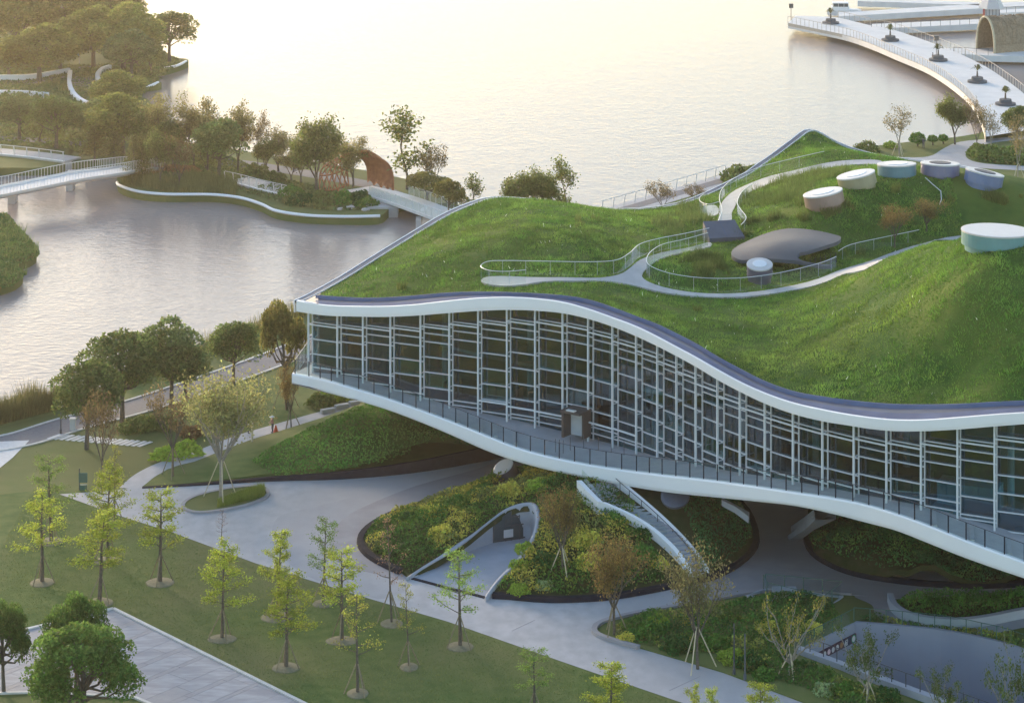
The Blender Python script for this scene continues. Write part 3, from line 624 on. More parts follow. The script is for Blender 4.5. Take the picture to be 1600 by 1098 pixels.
# ---- glass front
MX = [482, 527, 567, 610, 657, 702, 747, 792, 836, 879, 919, 957, 994, 1027, 1057, 1087, 1121, 1156, 1195, 1239, 1285, 1334, 1385, 1439, 1496, 1554, 1613, 1673]
base = [WD(p, H(MBASE, p), dep(p)) for p in MX]
topz = []
for p, b in zip(MX, base): topz.append(fas(p)[1].z + .05)
nrm = []
for i in range(len(MX)):
    t = base[min(i+1, len(base)-1)] - base[max(i-1, 0)]; t.z = 0; t.normalize(); nrm.append(Vector((-t.y, t.x, 0)))   # inwards
inner = [b + n_ * (.75 if i else .75) for i, (b, n_) in enumerate(zip(base, nrm))]
Z = Vector((0, 0, 1))
for i, (b, n_, q) in enumerate(zip(base, nrm, inner)):
    beam('mullion', Vector((b.x, b.y, b.z - .1)), Vector((b.x, b.y, topz[i])), .14, .17, 'white_metal', BLD, side=(-n_.y, n_.x, 0))
    beam('inner_mullion', Vector((q.x, q.y, b.z - .1)), Vector((q.x, q.y, topz[i] + .1)), .10, .12, 'inner_metal', BLD, side=(-n_.y, n_.x, 0))
    h = topz[i] - 1.35
    while h > b.z + .4:
        beam('bracket', Vector((b.x, b.y, h)), Vector((q.x, q.y, h)), .07, .07, 'inner_metal', BLD); h -= 1.5
for i in range(len(MX) - 1):
    bl, br, ql, qr = base[i], base[i+1], inner[i], inner[i+1]; n_ = (nrm[i] + nrm[i+1]).normalized()
    bot = min(bl.z, br.z) - .05; top = min(topz[i], topz[i+1])
    lv = [top - 1.3 - a for a in (0, .85, 1.65, 3.1, 4.55, 6.0, 7.45, 8.9) if top - 1.3 - a > bot + .75] + [bot + .55]
    if i in (0, 19, 20): lv = [v for j, v in enumerate(lv) if j not in (1,)]
    gl, gr = ql + n_ * .16, qr + n_ * .16
    def at(p, zz): return Vector((p.x, p.y, zz))
    t_ = (br - bl); t_.z = 0; t_.normalize()
    for j, zz in enumerate(lv):
        beam('transom', at(ql, zz), at(qr, zz), .18, .075, 'white_metal', BLD)
    beam('outer_transom', at(bl, lv[0] - .04), at(br, lv[0] - .04), .14, .11, 'white_metal', BLD)
    if 6 <= i <= 11 and len(lv) > 4: beam('outer_transom', at(bl, bot + 1.75), at(br, bot + 1.75), .16, .13, 'white_metal', BLD)
    zs = [None] + lv + [bot - .1]
    for j in range(len(zs) - 1):
        za = zs[j]; zb = zs[j+1]
        tl, tr = (topz[i] + .3, topz[i+1] + .3) if za is None else (za, za)
        e = t_ * .03
        mb = MB(); q4 = [at(gl + e, zb + .02), at(gr - e, zb + .02), at(gr - e, tr - .02), at(gl + e, tl - .02)]
        mb.add(q4 + [v + n_ * .03 for v in q4], [(0, 1, 2, 3), (7, 6, 5, 4), (0, 4, 5, 1), (1, 5, 6, 2), (2, 6, 7, 3), (3, 7, 4, 0)])
        mb.make('pane', random.choice(('facade_glass', 'facade_glass', 'facade_glass_dim', 'facade_glass_dim', 'facade_glass_teal' if j > 3 else 'facade_glass_dim', 'facade_glass_clear')), BLD)
# glazed left end
a0, a1 = inner[0], inner[0] + Vector((2.2, 11, 0))
for k_ in range(4):
    p = a0.lerp(a1, (k_ + 1) / 4); beam('inner_mullion', Vector((p.x, p.y, base[0].z)), Vector((p.x, p.y, topz[0] + .3)), .14, .14, 'white_metal', BLD)
    p2 = a0.lerp(a1, k_ / 4); q4 = [Vector((p2.x, p2.y, base[0].z)), Vector((p.x, p.y, base[0].z)), Vector((p.x, p.y, topz[0] + .4)), Vector((p2.x, p2.y, topz[0] + .4))]
    mb = MB(); mb.add(q4 + [v + Vector((.03, 0, 0)) for v in q4], [(0, 1, 2, 3), (7, 6, 5, 4), (0, 4, 5, 1), (1, 5, 6, 2), (2, 6, 7, 3), (3, 7, 4, 0)]); mb.make('pane', 'facade_glass', BLD)
    for zz in (topz[0] - 1.3, topz[0] - 3.0): beam('transom', Vector((p2.x, p2.y, zz)), Vector((p.x, p.y, zz)), .1, .1, 'white_metal', BLD)
# ---- interior: floor, ceiling, rear wall, columns and display blocks
IB = [q + IN * 9 for q in inner]
mb = MB(); mb.loft([[q + Vector((0, 0, -.0)) + n_ * .3, e] for q, e, n_ in zip(inner, IB, nrm)]); mb.make('interior_floor', 'interior', BLD)
mb = MB(); IZ = [min(tz + .12, float(min(roofz(np.linspace(q.x, e.x, 8), np.linspace(q.y, e.y, 8)))) - .9) for q, e, tz in zip(inner, IB, topz)]
mb.loft([[Vector((q.x, q.y, min(tz + .12, rz(q.x, q.y) - .5))), Vector((e.x, e.y, iz))] for q, e, tz, iz in zip(inner, IB, topz, IZ)]); mb.make('ceiling', 'interior', BLD)
mb = MB(); mb.loft([[Vector((e.x, e.y, e.z - .3)), Vector((e.x, e.y, iz + .05))] for e, iz in zip(IB, IZ)]); mb.make('interior_wall', 'interior', BLD)
for i in range(1, len(inner), 3):
    c = inner[i] + IN * 4.5; mb = MB(); mb.tube([Vector((c.x, c.y, inner[i].z)), Vector((c.x, c.y, topz[i] + .1))], .3, 10); mb.make('column', 'inner_metal', BLD)
for i, hgt, wd, mt in ((5, 1.6, 4, 'interior_teal'), (6, 1.9, 5, 'interior_teal'), (8, 2.6, 4, 'interior_teal'), (13, 2.4, 3.5, 'interior_teal'), (15, 3.2, 3.5, 'interior_teal'), (17, 2.2, 3, 'interior_teal'), (22, 1.5, 5, 'interior_teal'), (24, 2.0, 5, 'inner_metal')):
    c = inner[i] + IN * 3; mb = MB(); mb.box((-wd/2, -1, 0), (wd/2, 1, hgt), Matrix.Rotation(-.4, 3, 'Z'), (c.x, c.y, inner[i].z)); mb.make('display_block', mt, BLD)
for i in (6, 11, 16, 23):       # upper gallery floor
    mb = MB(); mb.loft([[inner[j] + IN*3.5 + Vector((0, 0, 4.2)), inner[j] + IN*8.8 + Vector((0, 0, 4.2)), inner[j] + IN*8.8 + Vector((0, 0, 4.5)), inner[j] + IN*3.5 + Vector((0, 0, 4.5))] for j in range(i - 2, min(i + 3, len(inner)))], closed=True)
    if topz[i] - inner[i].z > 7: mb.make('gallery_floor', 'inner_metal', BLD)
for i in range(3):
    a, b = inner[i] + nrm[i]*.9, inner[i+1] + nrm[i+1]*.9; mb = MB(); mb.add([a, b, Vector((b.x, b.y, topz[i+1])), Vector((a.x, a.y, topz[i]))], [(0, 1, 2, 3)]); mb.make('blind', 'interior_teal', BLD)
# ---- unseen rear and side walls, closed to the ground to block light below deck
RW = [Vector((p.x, p.y, 0)) for p in bks[16:-4]]; mb = MB(); mb.loft([[Vector((p.x + .3, p.y - .3, 0)), Vector((p.x + .3, p.y - .3, q.z - .9))] for p, q in zip(RW, bks[16:-4])]); mb.make('rear_wall', 'scoop', BLD)
# ---- entrance box on the walkway
p = WD(898, 683, dep(898) - 1.2); n_ = nrm[9]; ang = math.atan2(-n_.x, n_.y); Rz = Matrix.Rotation(ang, 3, 'Z')
door = MB(); door.box((-1.0, -.7, 0), (-.78, 1.2, 2.3), Rz, p); door.box((.85, -.1, 0), (1.0, 1.2, 2.3), Rz, p); door.box((-1.08, -.8, 2.3), (1.08, 1.2, 2.5), Rz, p); dr = door.make('entrance', 'copper', BLD)
mb = MB(); mb.box((-.77, .5, .05), (.84, .56, 2.28), Rz, p); mb.make('door_leaf', 'inner_metal', dr)
mb = MB(); mb.box((-.5, -.7, 2.51), (.4, -.3, 2.6), Rz, p); mb.make('lamp', 'lens_white', dr)
# ---- glass balustrade along the deck edge
bal = resample([outer(p_) + Vector((.05, .25, 0)) for p_ in np.linspace(460, 1660, 400)], 1.62)
for a, b in zip(bal[:-1], bal[1:]):
    beam('balustrade_post', a + Vector((0, 0, -.1)), a + Vector((0, 0, 1.35)), .09, .09, 'kerb_black', BLD)
    mb = MB(); t_ = (b - a).normalized(); nn = Vector((-t_.y, t_.x, 0)) * .02
    q4 = [a + t_*.04, b - t_*.04, b - t_*.04 + Z*1.3, a + t_*.04 + Z*1.3]
    mb.add([v - nn for v in q4] + [v + nn for v in q4], [(0, 1, 2, 3), (7, 6, 5, 4), (0, 4, 5, 1), (1, 5, 6, 2), (2, 6, 7, 3), (3, 7, 4, 0)]); mb.make('balustrade_panel', 'rail_glass', BLD)
mb = MB(); mb.tube([v + Z*1.36 for v in bal], .03, 5); mb.make('handrail', 'dark_metal', BLD)
a, b = bal[0], bal[0] + Vector((.8, 7, 0))
for k_ in range(5):
    q = a.lerp(b, k_ / 4); beam('balustrade_post', q + Z*-.1, q + Z*1.35, .06, .06, 'dark_metal', BLD)
mb = MB(); q4 = [a, b, b + Z*1.3, a + Z*1.3]; mb.add(q4 + [v + Vector((.03, 0, 0)) for v in q4], [(0, 1, 2, 3), (7, 6, 5, 4), (0, 4, 5, 1), (1, 5, 6, 2), (2, 6, 7, 3), (3, 7, 4, 0)]); mb.make('balustrade_panel', 'rail_glass', BLD)
beam('handrail', a + Z*1.36, b + Z*1.36, .05, .05, 'rail_warm', BLD)
# inner railing by the entrance (short posts)
for px_, py_ in ((868, 706), (874, 707), (880, 708), (891, 703), (912, 700), (935, 703), (955, 707), (975, 711)):
    q = G(px_, py_, deck_z(px_)); beam('rail_post', q, q + Z*1.2, .06, .06, 'dark_metal', BLD)
# ---- roof walks
WALKS = []
def drape(name, px, lift, mat, step=1.2):
    P = smooth([R(*p) if len(p) == 2 else G(*p) for p in px], 3, True); WALKS.append(P)
    return sheet(name, P, lambda x, y: roofz(x, y) + lift, mat, step=step, skirt=lift + .1, parent=BLD, kind=None)
drape('roof_walk', [(752, 441), (760, 436), (790, 433.5), (850, 436), (920, 437), (965, 433), (985, 421), (1000, 409), (1030, 398), (1070, 390), (1105, 381), (1110, 387), (1070, 396), (1035, 405), (1015, 418), (1003, 432), (1012, 443), (1050, 454), (1100, 460.5), (1160, 460.5), (1220, 452), (1280, 437), (1310, 425), (1360, 410), (1400, 395.5), (1440, 382, 16.8), (1500, 368, 17.2), (1560, 366, 17.6), (1560, 373, 17.4), (1500, 375, 17), (1440, 389, 16.6), (1370, 413.5), (1320, 430), (1290, 443), (1225, 458), (1160, 466.5), (1100, 466.5), (1040, 459.5), (1000, 450), (960, 443), (900, 441), (850, 442), (820, 446), (790, 448.5), (765, 447)], .14, 'concrete')
drape('roof_walk', [(1124, 350), (1125, 330), (1130, 315), (1150, 298), (1190, 281), (1240, 268), (1290, 256.5), (1340, 252), (1375, 252.5), (1375, 258), (1345, 258.5), (1300, 263), (1240, 277), (1200, 290.5), (1166, 305), (1153, 317), (1144, 332), (1142, 350)], .12, 'concrete')
drape('roof_walk', [(1094, 333), (1098, 326), (1110, 322.5), (1121, 325), (1123, 334), (1116, 339), (1104, 339)], .14, 'concrete', .8)
def balus(px, h=1.25, step=1.5, topmat='white_metal', glass='rail_glass', lift=.25):
    P = resample(smooth([R(*p) + Z*lift for p in px], 8), .4)
    pts = P[::max(1, int(step / .4))]
    mb = MB(); mb.sweep(P, [(-.015, 0), (.015, 0), (.015, h), (-.015, h)]); gl_ = mb.make('balustrade', glass, BLD)
    mb = MB(); mb.tube([p_ + Z*(h + .02) for p_ in P], .035, 5); mb.make('handrail', topmat, gl_)
    for p_ in pts[1:-1:2]: beam('balustrade_post', p_, p_ + Z*h, .03, .03, 'inner_metal', gl_)
balus([(1108, 379), (1070, 388), (1030, 396), (1000, 406), (983, 420), (962, 431), (920, 435), (850, 434), (790, 432), (762, 434.5), (751, 441), (764, 448), (790, 449.5), (822, 447)])
balus([(1106, 387), (1070, 397), (1036, 406), (1017, 418), (1010, 431), (1018, 442), (1050, 452.5), (1100, 459), (1160, 459), (1220, 450.5), (1280, 435.5), (1308, 424)])
balus([(1120, 371), (1128, 350), (1124, 331), (1129, 314), (1149, 297), (1189, 280), (1240, 267), (1290, 255.5)], 1.2)
balus([(1123, 336), (1107, 340), (1095, 336), (1093, 329), (1100, 323)], 1.2)
balus([(1158, 372), (1166, 360), (1157, 347), (1152, 335), (1160, 318), (1176, 306)], 1.1)
balus([(1310, 414), (1330, 403), (1380, 392), (1440, 379)], 1.1)
# ---- roof grass
rng = np.random.default_rng(3); n = 420000
x = rng.uniform(-22, 48, n); y = rng.uniform(206, 334, n); k = inpoly(x, y, roof_out) & (edge_dist(x, y, roof_out) > .05); x, y = x[k], y[k]
for P_ in WALKS: k = ~inpoly(x, y, P_); x, y = x[k], y[k]
z = roofz(x, y) - .03; nz = np.clip(.45 * vnoise(x, y, 7, 1) + .35 * vnoise(x, y, 2.2, 2) + .3 * vnoise(x, y, .7, 5) - .05, 0, 1)
col = np.array([.045, .125, .02])[None] * (1 - nz)[:, None] + np.array([.16, .245, .045])[None] * nz[:, None]
tf_ = .55 * vnoise(x, y, .8, 8) + .45 * vnoise(x, y, 2.4, 9); dry = np.clip((.6 * vnoise(x, y, 11, 21) + .4 * vnoise(x, y, 3, 22) - .52) * 4, 0, 1)[:, None]; dk_ = np.clip((.5 * vnoise(x, y, 5, 31) + .5 * vnoise(x, y, 1.6, 32) - .55) * 5, 0, 1)[:, None]
col = col * (1 - .4 * dry) + np.array([.20, .25, .05]) * .4 * dry; col = col * (1 - .3 * dk_); fl = rng.random(len(x)) < .0015; col[fl] = (.7, .7, .6)
V, F, T = blades(np.stack([x, y, z], 1), .12 + .42 * tf_ ** 2, .045, col * (.9 + .85 * tf_ ** 1.5)[:, None], rng, .55); tag(obj('grass', V, F, 'grass', turf, tint=T), kind='stuff')
# tall ornamental grasses and weeds in drifts
def drift(poly, n, h, col, seed, w=.035, name='tall_grass'):
    rng = np.random.default_rng(seed); P = [R(*p) for p in poly]; xs = [p.x for p in P]; ys = [p.y for p in P]
    x = rng.uniform(min(xs), max(xs), n*6); y = rng.uniform(min(ys), max(ys), n*6); cl_ = vnoise(x, y, 1.6, seed)
    k = inpoly(x, y, P) & (cl_ > .45)
    for P_ in WALKS: k &= ~inpoly(x, y, P_)
    x, y, cl_ = x[k][:n], y[k][:n], cl_[k][:n]
    V, F, T = blades(np.stack([x, y, roofz(x, y)], 1), h * (cl_ * 1.6 - .3), w, col, rng, .28, .3)
    tag(obj(name, V, F, 'grass', turf, tint=T), kind='stuff')
drift([(1160, 350), (1150, 320), (1175, 300), (1260, 272), (1310, 262), (1330, 272), (1260, 300), (1280, 330), (1240, 345), (1190, 345)], 5200, 1.1, (.12, .165, .045), 5)
drift([(1030, 345), (1060, 325), (1100, 318), (1112, 345), (1075, 372), (1040, 372), (1015, 350)], 2200, 1.1, (.115, .155, .045), 6)
drift([(1050, 438), (1055, 415), (1090, 400), (1130, 410), (1145, 440)], 3000, 1.0, (.10, .145, .035), 7)
drift([(1150, 375), (1160, 350), (1230, 340), (1270, 345), (1190, 362)], 1500, 1.2, (.12, .155, .04), 8)
drift([(1280, 330), (1320, 318), (1340, 330), (1290, 345)], 700, 1.0, (.13, .14, .04), 9)
drift([(1530, 310), (1570, 300), (1600, 310), (1570, 325)], 700, .9, (.13, .15, .04), 10)
for i, (a, b) in enumerate(((906, 352), (1090, 490), (1345, 395), (1488, 312), (1400, 300), (900, 345), (932, 345), (628, 452))):
    drift([(a-7, b-4), (a+7, b-4), (a+8, b+4), (a-8, b+4)], 90, .8, (.13, .16, .04), 20 + i, .04)
# ---- stair hood (dark tilted lid), entrance wing, skylights
p = R(1132, 376); mb = MB(); Rm = Matrix.Rotation(math.radians(14), 3, 'Z')
mb.add([Rm @ Vector(v) + p for v in ((-2.0, -1.0, -.3), (1.9, -1.0, -.3), (1.9, 1.5, -.3), (-2.0, 1.5, -.3), (-2.0, -1.0, .55), (1.9, -1.0, .55), (1.7, 1.7, 1.75), (-1.8, 1.7, 1.75))], [(3, 2, 1, 0), (4, 5, 6, 7), (0, 1, 5, 4), (1, 2, 6, 5), (2, 3, 7, 6), (3, 0, 4, 7)]); hood = mb.make('stair_hood', 'lid_dark', BLD)
mb = MB(); mb.add([Rm @ Vector(v) + p + Vector((0, -.02, .03)) for v in ((-.05, -1.0, .55), (.0, -1.0, .55), (.0, 1.7, 1.76), (-.05, 1.7, 1.76))], [(0, 1, 2, 3)]); mb.make('seam', 'gutter', hood)
WING = [(1143, 397), (1148, 388), (1170, 376), (1200, 363.5), (1225, 357.5), (1250, 357), (1280, 361), (1305, 367), (1314, 371), (1308, 378), (1285, 386), (1262, 392), (1250, 394), (1247, 398), (1262, 401), (1300, 411), (1285, 419), (1258, 420), (1232, 409), (1212, 403), (1195, 406), (1170, 408), (1155, 406)]
def wz(px, py): return 17.5 + 1.0 * (px - 1143) / 171 + .7 * math.sin(max(0, min(1, (px - 1143) / 171)) * math.pi) * max(0, min(1, (420 - py) / 45)) - .9 * max(0, (py - 400) / 18)
wp = [G(a, b, wz(a, b)) for a, b in WING]; ws = smooth(wp, 3, True)
o2 = [Vector((p_.x, p_.y)) for p_ in ws]; r_ = delaunay_2d_cdt(o2, [(i, (i+1) % len(o2)) for i in range(len(o2))], [], 0, 1e-5)
wfun = tps([(p_.x, p_.y, p_.z) for p_ in wp] + [(*G(1225, 378, 18.9)[:2], 18.9), (*G(1190, 390, 18.4)[:2], 18.4), (*G(1265, 376, 18.9)[:2], 18.9)], 2e-3)
sheet('entrance_wing', ws, wfun, 'canopy_grey', step=.7, skirt=.35, parent=BLD, kind=None)
q = R(1262, 400); mb = MB(); mb.box((-1.6, 1.2, -.4), (1.6, 1.4, 1.5), None, q + Vector((.8, 0, 0))); mb.make('wing_wall', 'kerb_black', BLD)
mb = MB(); mb.loft([[R(1155, 408, -.2), R(1155, 408, -.2) + Z*1.2], [R(1195, 405, -.2), R(1195, 405, -.2) + Z*1.3], [R(1235, 402, -.2), R(1235, 402, -.2) + Z*1.4]]); mb.make('wing_wall', 'canopy_grey', BLD)
for px_ in (1258, 1266, 1274, 1282, 1290, 1298, 1306):
    q = R(px_, 424 - (px_ - 1258) * .25); beam('rail_post', q, q + Z*1.1, .05, .05, 'dark_metal', BLD)
def skylight(px, py, wpx, hgt, tilt, band, lens=None, dep_=None, label=None, lensoff=(0, .1), sink=.5):
    """round roof light: py = row of the top disc's centre"""
    q = R(px, py + hgt * 13) if dep_ is None else WD(px, py, dep_)
    r = wpx / 2 / FPX * q.y; n_ = Vector((tilt[0], tilt[1], 1)).normalized(); Rm = n_.to_track_quat('Z', 'Y').to_matrix()
    c = G(px, py, 0); d = q.y; c = WD(px, py, d)
    mb = MB(); mb.lathe([(r*.90, -hgt - sink), (r*.90, -hgt*.98), (r, -hgt*.97), (r, -.05), (r*.99, 0)], 40, Rm, c); sk = mb.make('skylight', 'band_' + band, BLD)
    if label: sk['label'] = label
    mb = MB(); mb.lathe([(r*1.015, -.1), (r*1.015, .03), (r*.97, .05)], 40, Rm, c); mb.make('lid', 'sky_white', sk)
    if lens:
        mb = MB(); mb.lathe([(r*.56, .0), (r*.56, .10), (r*.48, .13)], 32, Rm, c); mb.make('lens', lens, sk)
    return sk
skylight(1285.5, 300.5, 62, 1.25, (-.20, .02), 'terracotta', 'lens_white', label='terracotta-sided round skylight')
skylight(1337, 272.5, 60, 1.25, (-.22, .02), 'olive', 'lens_white', label='olive-sided round skylight')
skylight(1401, 256, 60, 1.25, (-.03, .06), 'teal', 'lens_white', label='teal-sided round skylight')
skylight(1469, 255, 60, 1.25, (.03, .06), 'violet', 'canopy_grey', label='violet-sided round skylight with grey lens')
skylight(1539, 269, 60, 1.25, (.20, .04), 'blue', 'canopy_grey', label='blue-sided round skylight with grey lens')
skylight(1557, 360, 108, 1.25, (.02, .02), 'sea_teal', None, label='large teal-sided round roof lid')
skylight(1187, 413, 40, 1.2, (-.02, -.28), 'plum', 'lens_white', dep_=257.6, sink=.8, label='dark cylinder skylight with white top beside the entrance wing')
# thin white hose on the roof
mb = MB(); mb.tube([R(a, b, .12) for a, b in ((1446, 278), (1458, 290), (1470, 300), (1471, 312), (1468, 322))], .05, 5); mb.make('hose', 'white_metal', BLD)
# ================================================================== TREES
def jitter(v, a): return Vector((v.x + random.gauss(0, a), v.y + random.gauss(0, a), v.z + random.gauss(0, a * .6)))
def limb(mb, p, d, L, r, lvl, maxl, P, tips):
    """wandering tapered limb, splitting at its end and along it"""
    pts = [p.copy()]; rr = [r]; n = 4; q = p.copy(); dd = d.normalized()
    for i in range(n):
        dd = jitter(dd, P['wob']); dd.z += P['lift']; dd.normalize(); q = q + dd * (L / n); pts.append(q.copy()); rr.append(r * (1 - (i + 1) / n * (1 - P['taper'])))
    mb.tube(pts, rr, 6 if lvl < 2 else 4, cap=False)
    if lvl >= maxl:
        tips.append(pts[-1]); tips.append(pts[-2]); tips.append(pts[2]); return
    k = P['kids'][min(lvl, len(P['kids']) - 1)]
    for i in range(k):
        t = random.uniform(P.get('from', .35), 1.0); j = min(n - 1, int(t * n)); b = pts[j].lerp(pts[j+1], t * n - j)
        a = 2 * math.pi * (i + random.random() * .6) / k; side = Vector((math.cos(a), math.sin(a), 0)); nd = (dd * (1 - P['spread']) + side * P['spread'] + Vector((0, 0, P['rise']))).normalized()
        limb(mb, b, nd, L * P['ratio'] * random.uniform(.75, 1.2), rr[j] * .62, lvl + 1, maxl, P, tips)
    limb(mb, pts[-1], dd, L * P['ratio'], rr[-1], lvl + 1, maxl, P, tips)
def proto(name, seed, trunk_fn, bark, leaf, barkonly=False):
    """returns (trunk mesh, crown mesh) built at real size, base at the origin"""
    random.seed(seed); rng = np.random.default_rng(seed); mb = MB(); tips, C, S, K = [], [], [], []
    trunk_fn(mb, tips, rng)
    tm = fast_mesh('trunk', mb.v, mb.f, bark, None, True)
    C, S, K, up = leaf(np.array([tuple(t) for t in tips]), rng)
    V, F, T = leaves(C, S, K, rng, .3, up); cm = fast_mesh('crown', V, F, 'leaf', T)
    zt = max(float(C[:, 2].max()), .1); rr = float(np.percentile(np.hypot(C[:, 0], C[:, 1]), 96)); return dict(t=tm, c=cm, h=zt, r=rr)
def tuft(tips, rng, k, r, size, col, flat=.8):
    n = len(tips); C = np.repeat(tips, k, 0) + rng.normal(0, 1, (n * k, 3)) * np.array([r, r, r * flat]); C[:, 2] = np.maximum(C[:, 2], .5)
    tone = np.repeat(rng.uniform(.75, 1.2, (n, 1)), k, 0); return C, size, np.array(col)[None] * tone, .3
def dome(H, R, nl, col, lr=.95, per=170, low=.35, size=.17):
    def tf(mb, tips, rng):
        mb.tube([(0, 0, -.1), (.05, 0, H * .2), (0, .05, H * .45), (.1, 0, H * .75)], [R * .07, R * .055, R * .045, R * .02], 7, False)
        for i in range(nl):
            while True:
                v = rng.normal(size=3); v /= np.linalg.norm(v)
                if v[2] > -.55: break
            q = Vector((v[0] * R * rng.uniform(.5, .85), v[1] * R * rng.uniform(.5, .85), H * (low + (1 - low) / 2) + v[2] * H * (1 - low) * .43 * rng.uniform(.7, 1)))
            tips.append(q)
            if i % 2 == 0: mb.tube([(0, 0, H * rng.uniform(.28, .5)), (q.x * .5, q.y * .5, q.z * .72), tuple(q)], [R * .03, R * .02, R * .008], 5, False)
    def lf(t, rng):
        out, tone = [], []
        for q in t:
            v = rng.normal(size=(per, 3)); v /= np.linalg.norm(v, axis=1)[:, None]; v[:, 2] = np.abs(v[:, 2]) * np.where(rng.random(per) < .75, 1, -1)
            out.append(q + v * lr * R * .34 * rng.uniform(.75, 1.08, (per, 1)) * np.array([1, 1, .8])); tone.append(np.full((per, 1), rng.uniform(.8, 1.2)))
        return np.concatenate(out), size, np.array(col)[None] * np.concatenate(tone), .5
    return tf, lf
def ginkgo(H, col, n=17, k=42, lean=0.0):
    def tf(mb, tips, rng):
        mb.tube([(0, 0, -.1), (lean*.2, 0, H*.3), (lean*.6, .05, H*.65), (lean, 0, H)], [.13, .10, .06, .015], 7, False)
        for i in range(n):
            t = .34 + .64 * (i + rng.random()) / n; b = Vector((lean * t, 0, H * t)); a = i * 2.4 + rng.uniform(-.5, .5); L = (1.15 - t * .8) * H * .26 * rng.uniform(.6, 1.25)
            e = b + Vector((math.cos(a) * L, math.sin(a) * L, L * rng.uniform(.25, .75))); m = b.lerp(e, .5) + Vector((0, 0, -.05 * L))
            mb.tube([b, m, e], [.04, .028, .01], 4, False)
            for f in (.45, .65, .85, 1.0): tips.append(b.lerp(e, f))
        tips.append(Vector((lean, 0, H)))
    return tf, lambda t, rng: tuft(t, rng, k, .18, .07, col, .9)
def airy(H, trunk, P, maxl, r0, k, rad, size, col, n0=1, base_dir=(0, 0, 1)):
    def tf(mb, tips, rng):
        mb.tube([(0, 0, -.1), (.03, .02, trunk * .5), (0, 0, trunk)], [r0 * 1.25, r0 * 1.05, r0], 7, False)
        for i in range(n0):
            a = 6.283 * (i + random.random() * .5) / n0; d = Vector((math.cos(a) * P['fan'], math.sin(a) * P['fan'], 1)); limb(mb, Vector((0, 0, trunk * random.uniform(.85, 1))), d, (H - trunk) * P['first'] * random.uniform(.8, 1.15), r0 * .7, 0, maxl, P, tips)
    return tf, lambda t, rng: tuft(t, rng, k, rad, size, col)
def cone_tree(H, R, col):
    def tf(mb, tips, rng):
        mb.tube([(0, 0, -.1), (0, 0, H * .98)], [.14, .01], 6, False)
        for i in range(70):
            t = .16 + .84 * i / 70; a = i * 2.4; L = R * (1.05 - t) ** .8 * rng.uniform(.7, 1.1); e = Vector((math.cos(a) * L, math.sin(a) * L, H * t + L * .25)); mb.tube([(0, 0, H * t), e], [.03, .008], 3, False)
            for f in (.5, .8, 1): tips.append(Vector((e.x * f, e.y * f, H * t + (e.z - H * t) * f)))
    return tf, lambda t, rng: tuft(t, rng, 13, .2, .13, col)
PZ = dict(wob=.11, lift=.03, taper=.6, kids=(2, 2, 2, 1), spread=.45, rise=.2, ratio=.68, fan=.62, first=.42)
PA = dict(wob=.12, lift=.06, taper=.55, kids=(3, 3, 2, 1), spread=.6, rise=.15, ratio=.6, fan=.3, first=.45)
PS = dict(wob=.10, lift=.12, taper=.5, kids=(5, 3, 1), spread=.62, rise=.3, ratio=.42, fan=.08, first=.62, **{'from': .1})
PP = dict(wob=.2, lift=.04, taper=.65, kids=(2, 1, 1), spread=.6, rise=.2, ratio=.6, fan=1.5, first=.62)
TR = {}
def mk(key, seed, pair, bark='bark'): TR[key] = proto(key, seed, pair[0], bark, pair[1])
LIME, LIME2, LIMEG = (.27, .32, .05), (.23, .28, .04), (.17, .26, .06)
mk('g0', 1, ginkgo(7.5, LIME)); mk('g1', 2, ginkgo(7.5, LIME2, 20, 46)); mk('g2', 3, ginkgo(7.5, LIMEG, 15, 34)); mk('g3', 4, ginkgo(7.5, (.24, .25, .05), 13, 16)); mk('g4', 5, ginkgo(7.5, (.22, .14, .09), 14, 7, -.3)); mk('g5', 6, ginkgo(7.5, LIME, 19, 50))
mk('d0', 11, dome(9, 3.6, 40, (.12, .165, .052), low=.24)); mk('d1', 12, dome(9, 3.4, 36, (.115, .155, .058), low=.2)); mk('d2', 13, dome(8, 4, 46, (.085, .15, .034), lr=.85, per=300, low=.16, size=.13)); mk('d3', 14, dome(9, 3.8, 44, (.15, .175, .045), low=.06, per=230))
mk('d4', 15, dome(8, 3.0, 28, (.16, .155, .045), low=.2))
mk('z0', 21, airy(9, 2.6, PZ, 3, .13, 10, .5, .11, (.20, .205, .08), 8), 'bark_pale'); mk('z1', 22, airy(7, 2.0, PZ, 3, .12, 7, .42, .095, (.19, .14, .05), 7), 'bark'); mk('z2', 23, airy(7, 1.9, PZ, 3, .12, 7, .45, .095, (.17, .16, .07), 6), 'bark')
mk('z3', 24, airy(7, 2.2, PZ, 3, .12, 3, .3, .11, (.13, .10, .05), 6), 'bark')
mk('a0', 31, airy(10, 1.8, PA, 3, .2, 16, .5, .18, (.13, .155, .045), 3)); mk('a1', 32, airy(10, 1.6, PA, 3, .18, 10, .45, .17, (.19, .175, .065), 3)); mk('a2', 33, airy(9, 1.4, PS, 2, .17, 16, .5, .19, (.12, .145, .045), 1)); mk('a3', 34, airy(9, 1.2, PA, 3, .14, 4, .4, .15, (.14, .11, .05), 3))
mk('c0', 41, cone_tree(9, 1.7, (.13, .135, .045)))
mk('p0', 51, airy(6, 1.2, PP, 2, .13, 8, .22, .1, (.24, .22, .05), 7), 'bark_pale'); mk('p1', 52, airy(6, 1.2, PP, 2, .12, 22, .28, .1, (.085, .13, .03), 5), 'bark_pale')
mk('b0', 61, airy(7, 1.6, PA, 3, .1, 2, .3, .12, (.2, .17, .08), 3), 'bark_pale')
STAKE = {}
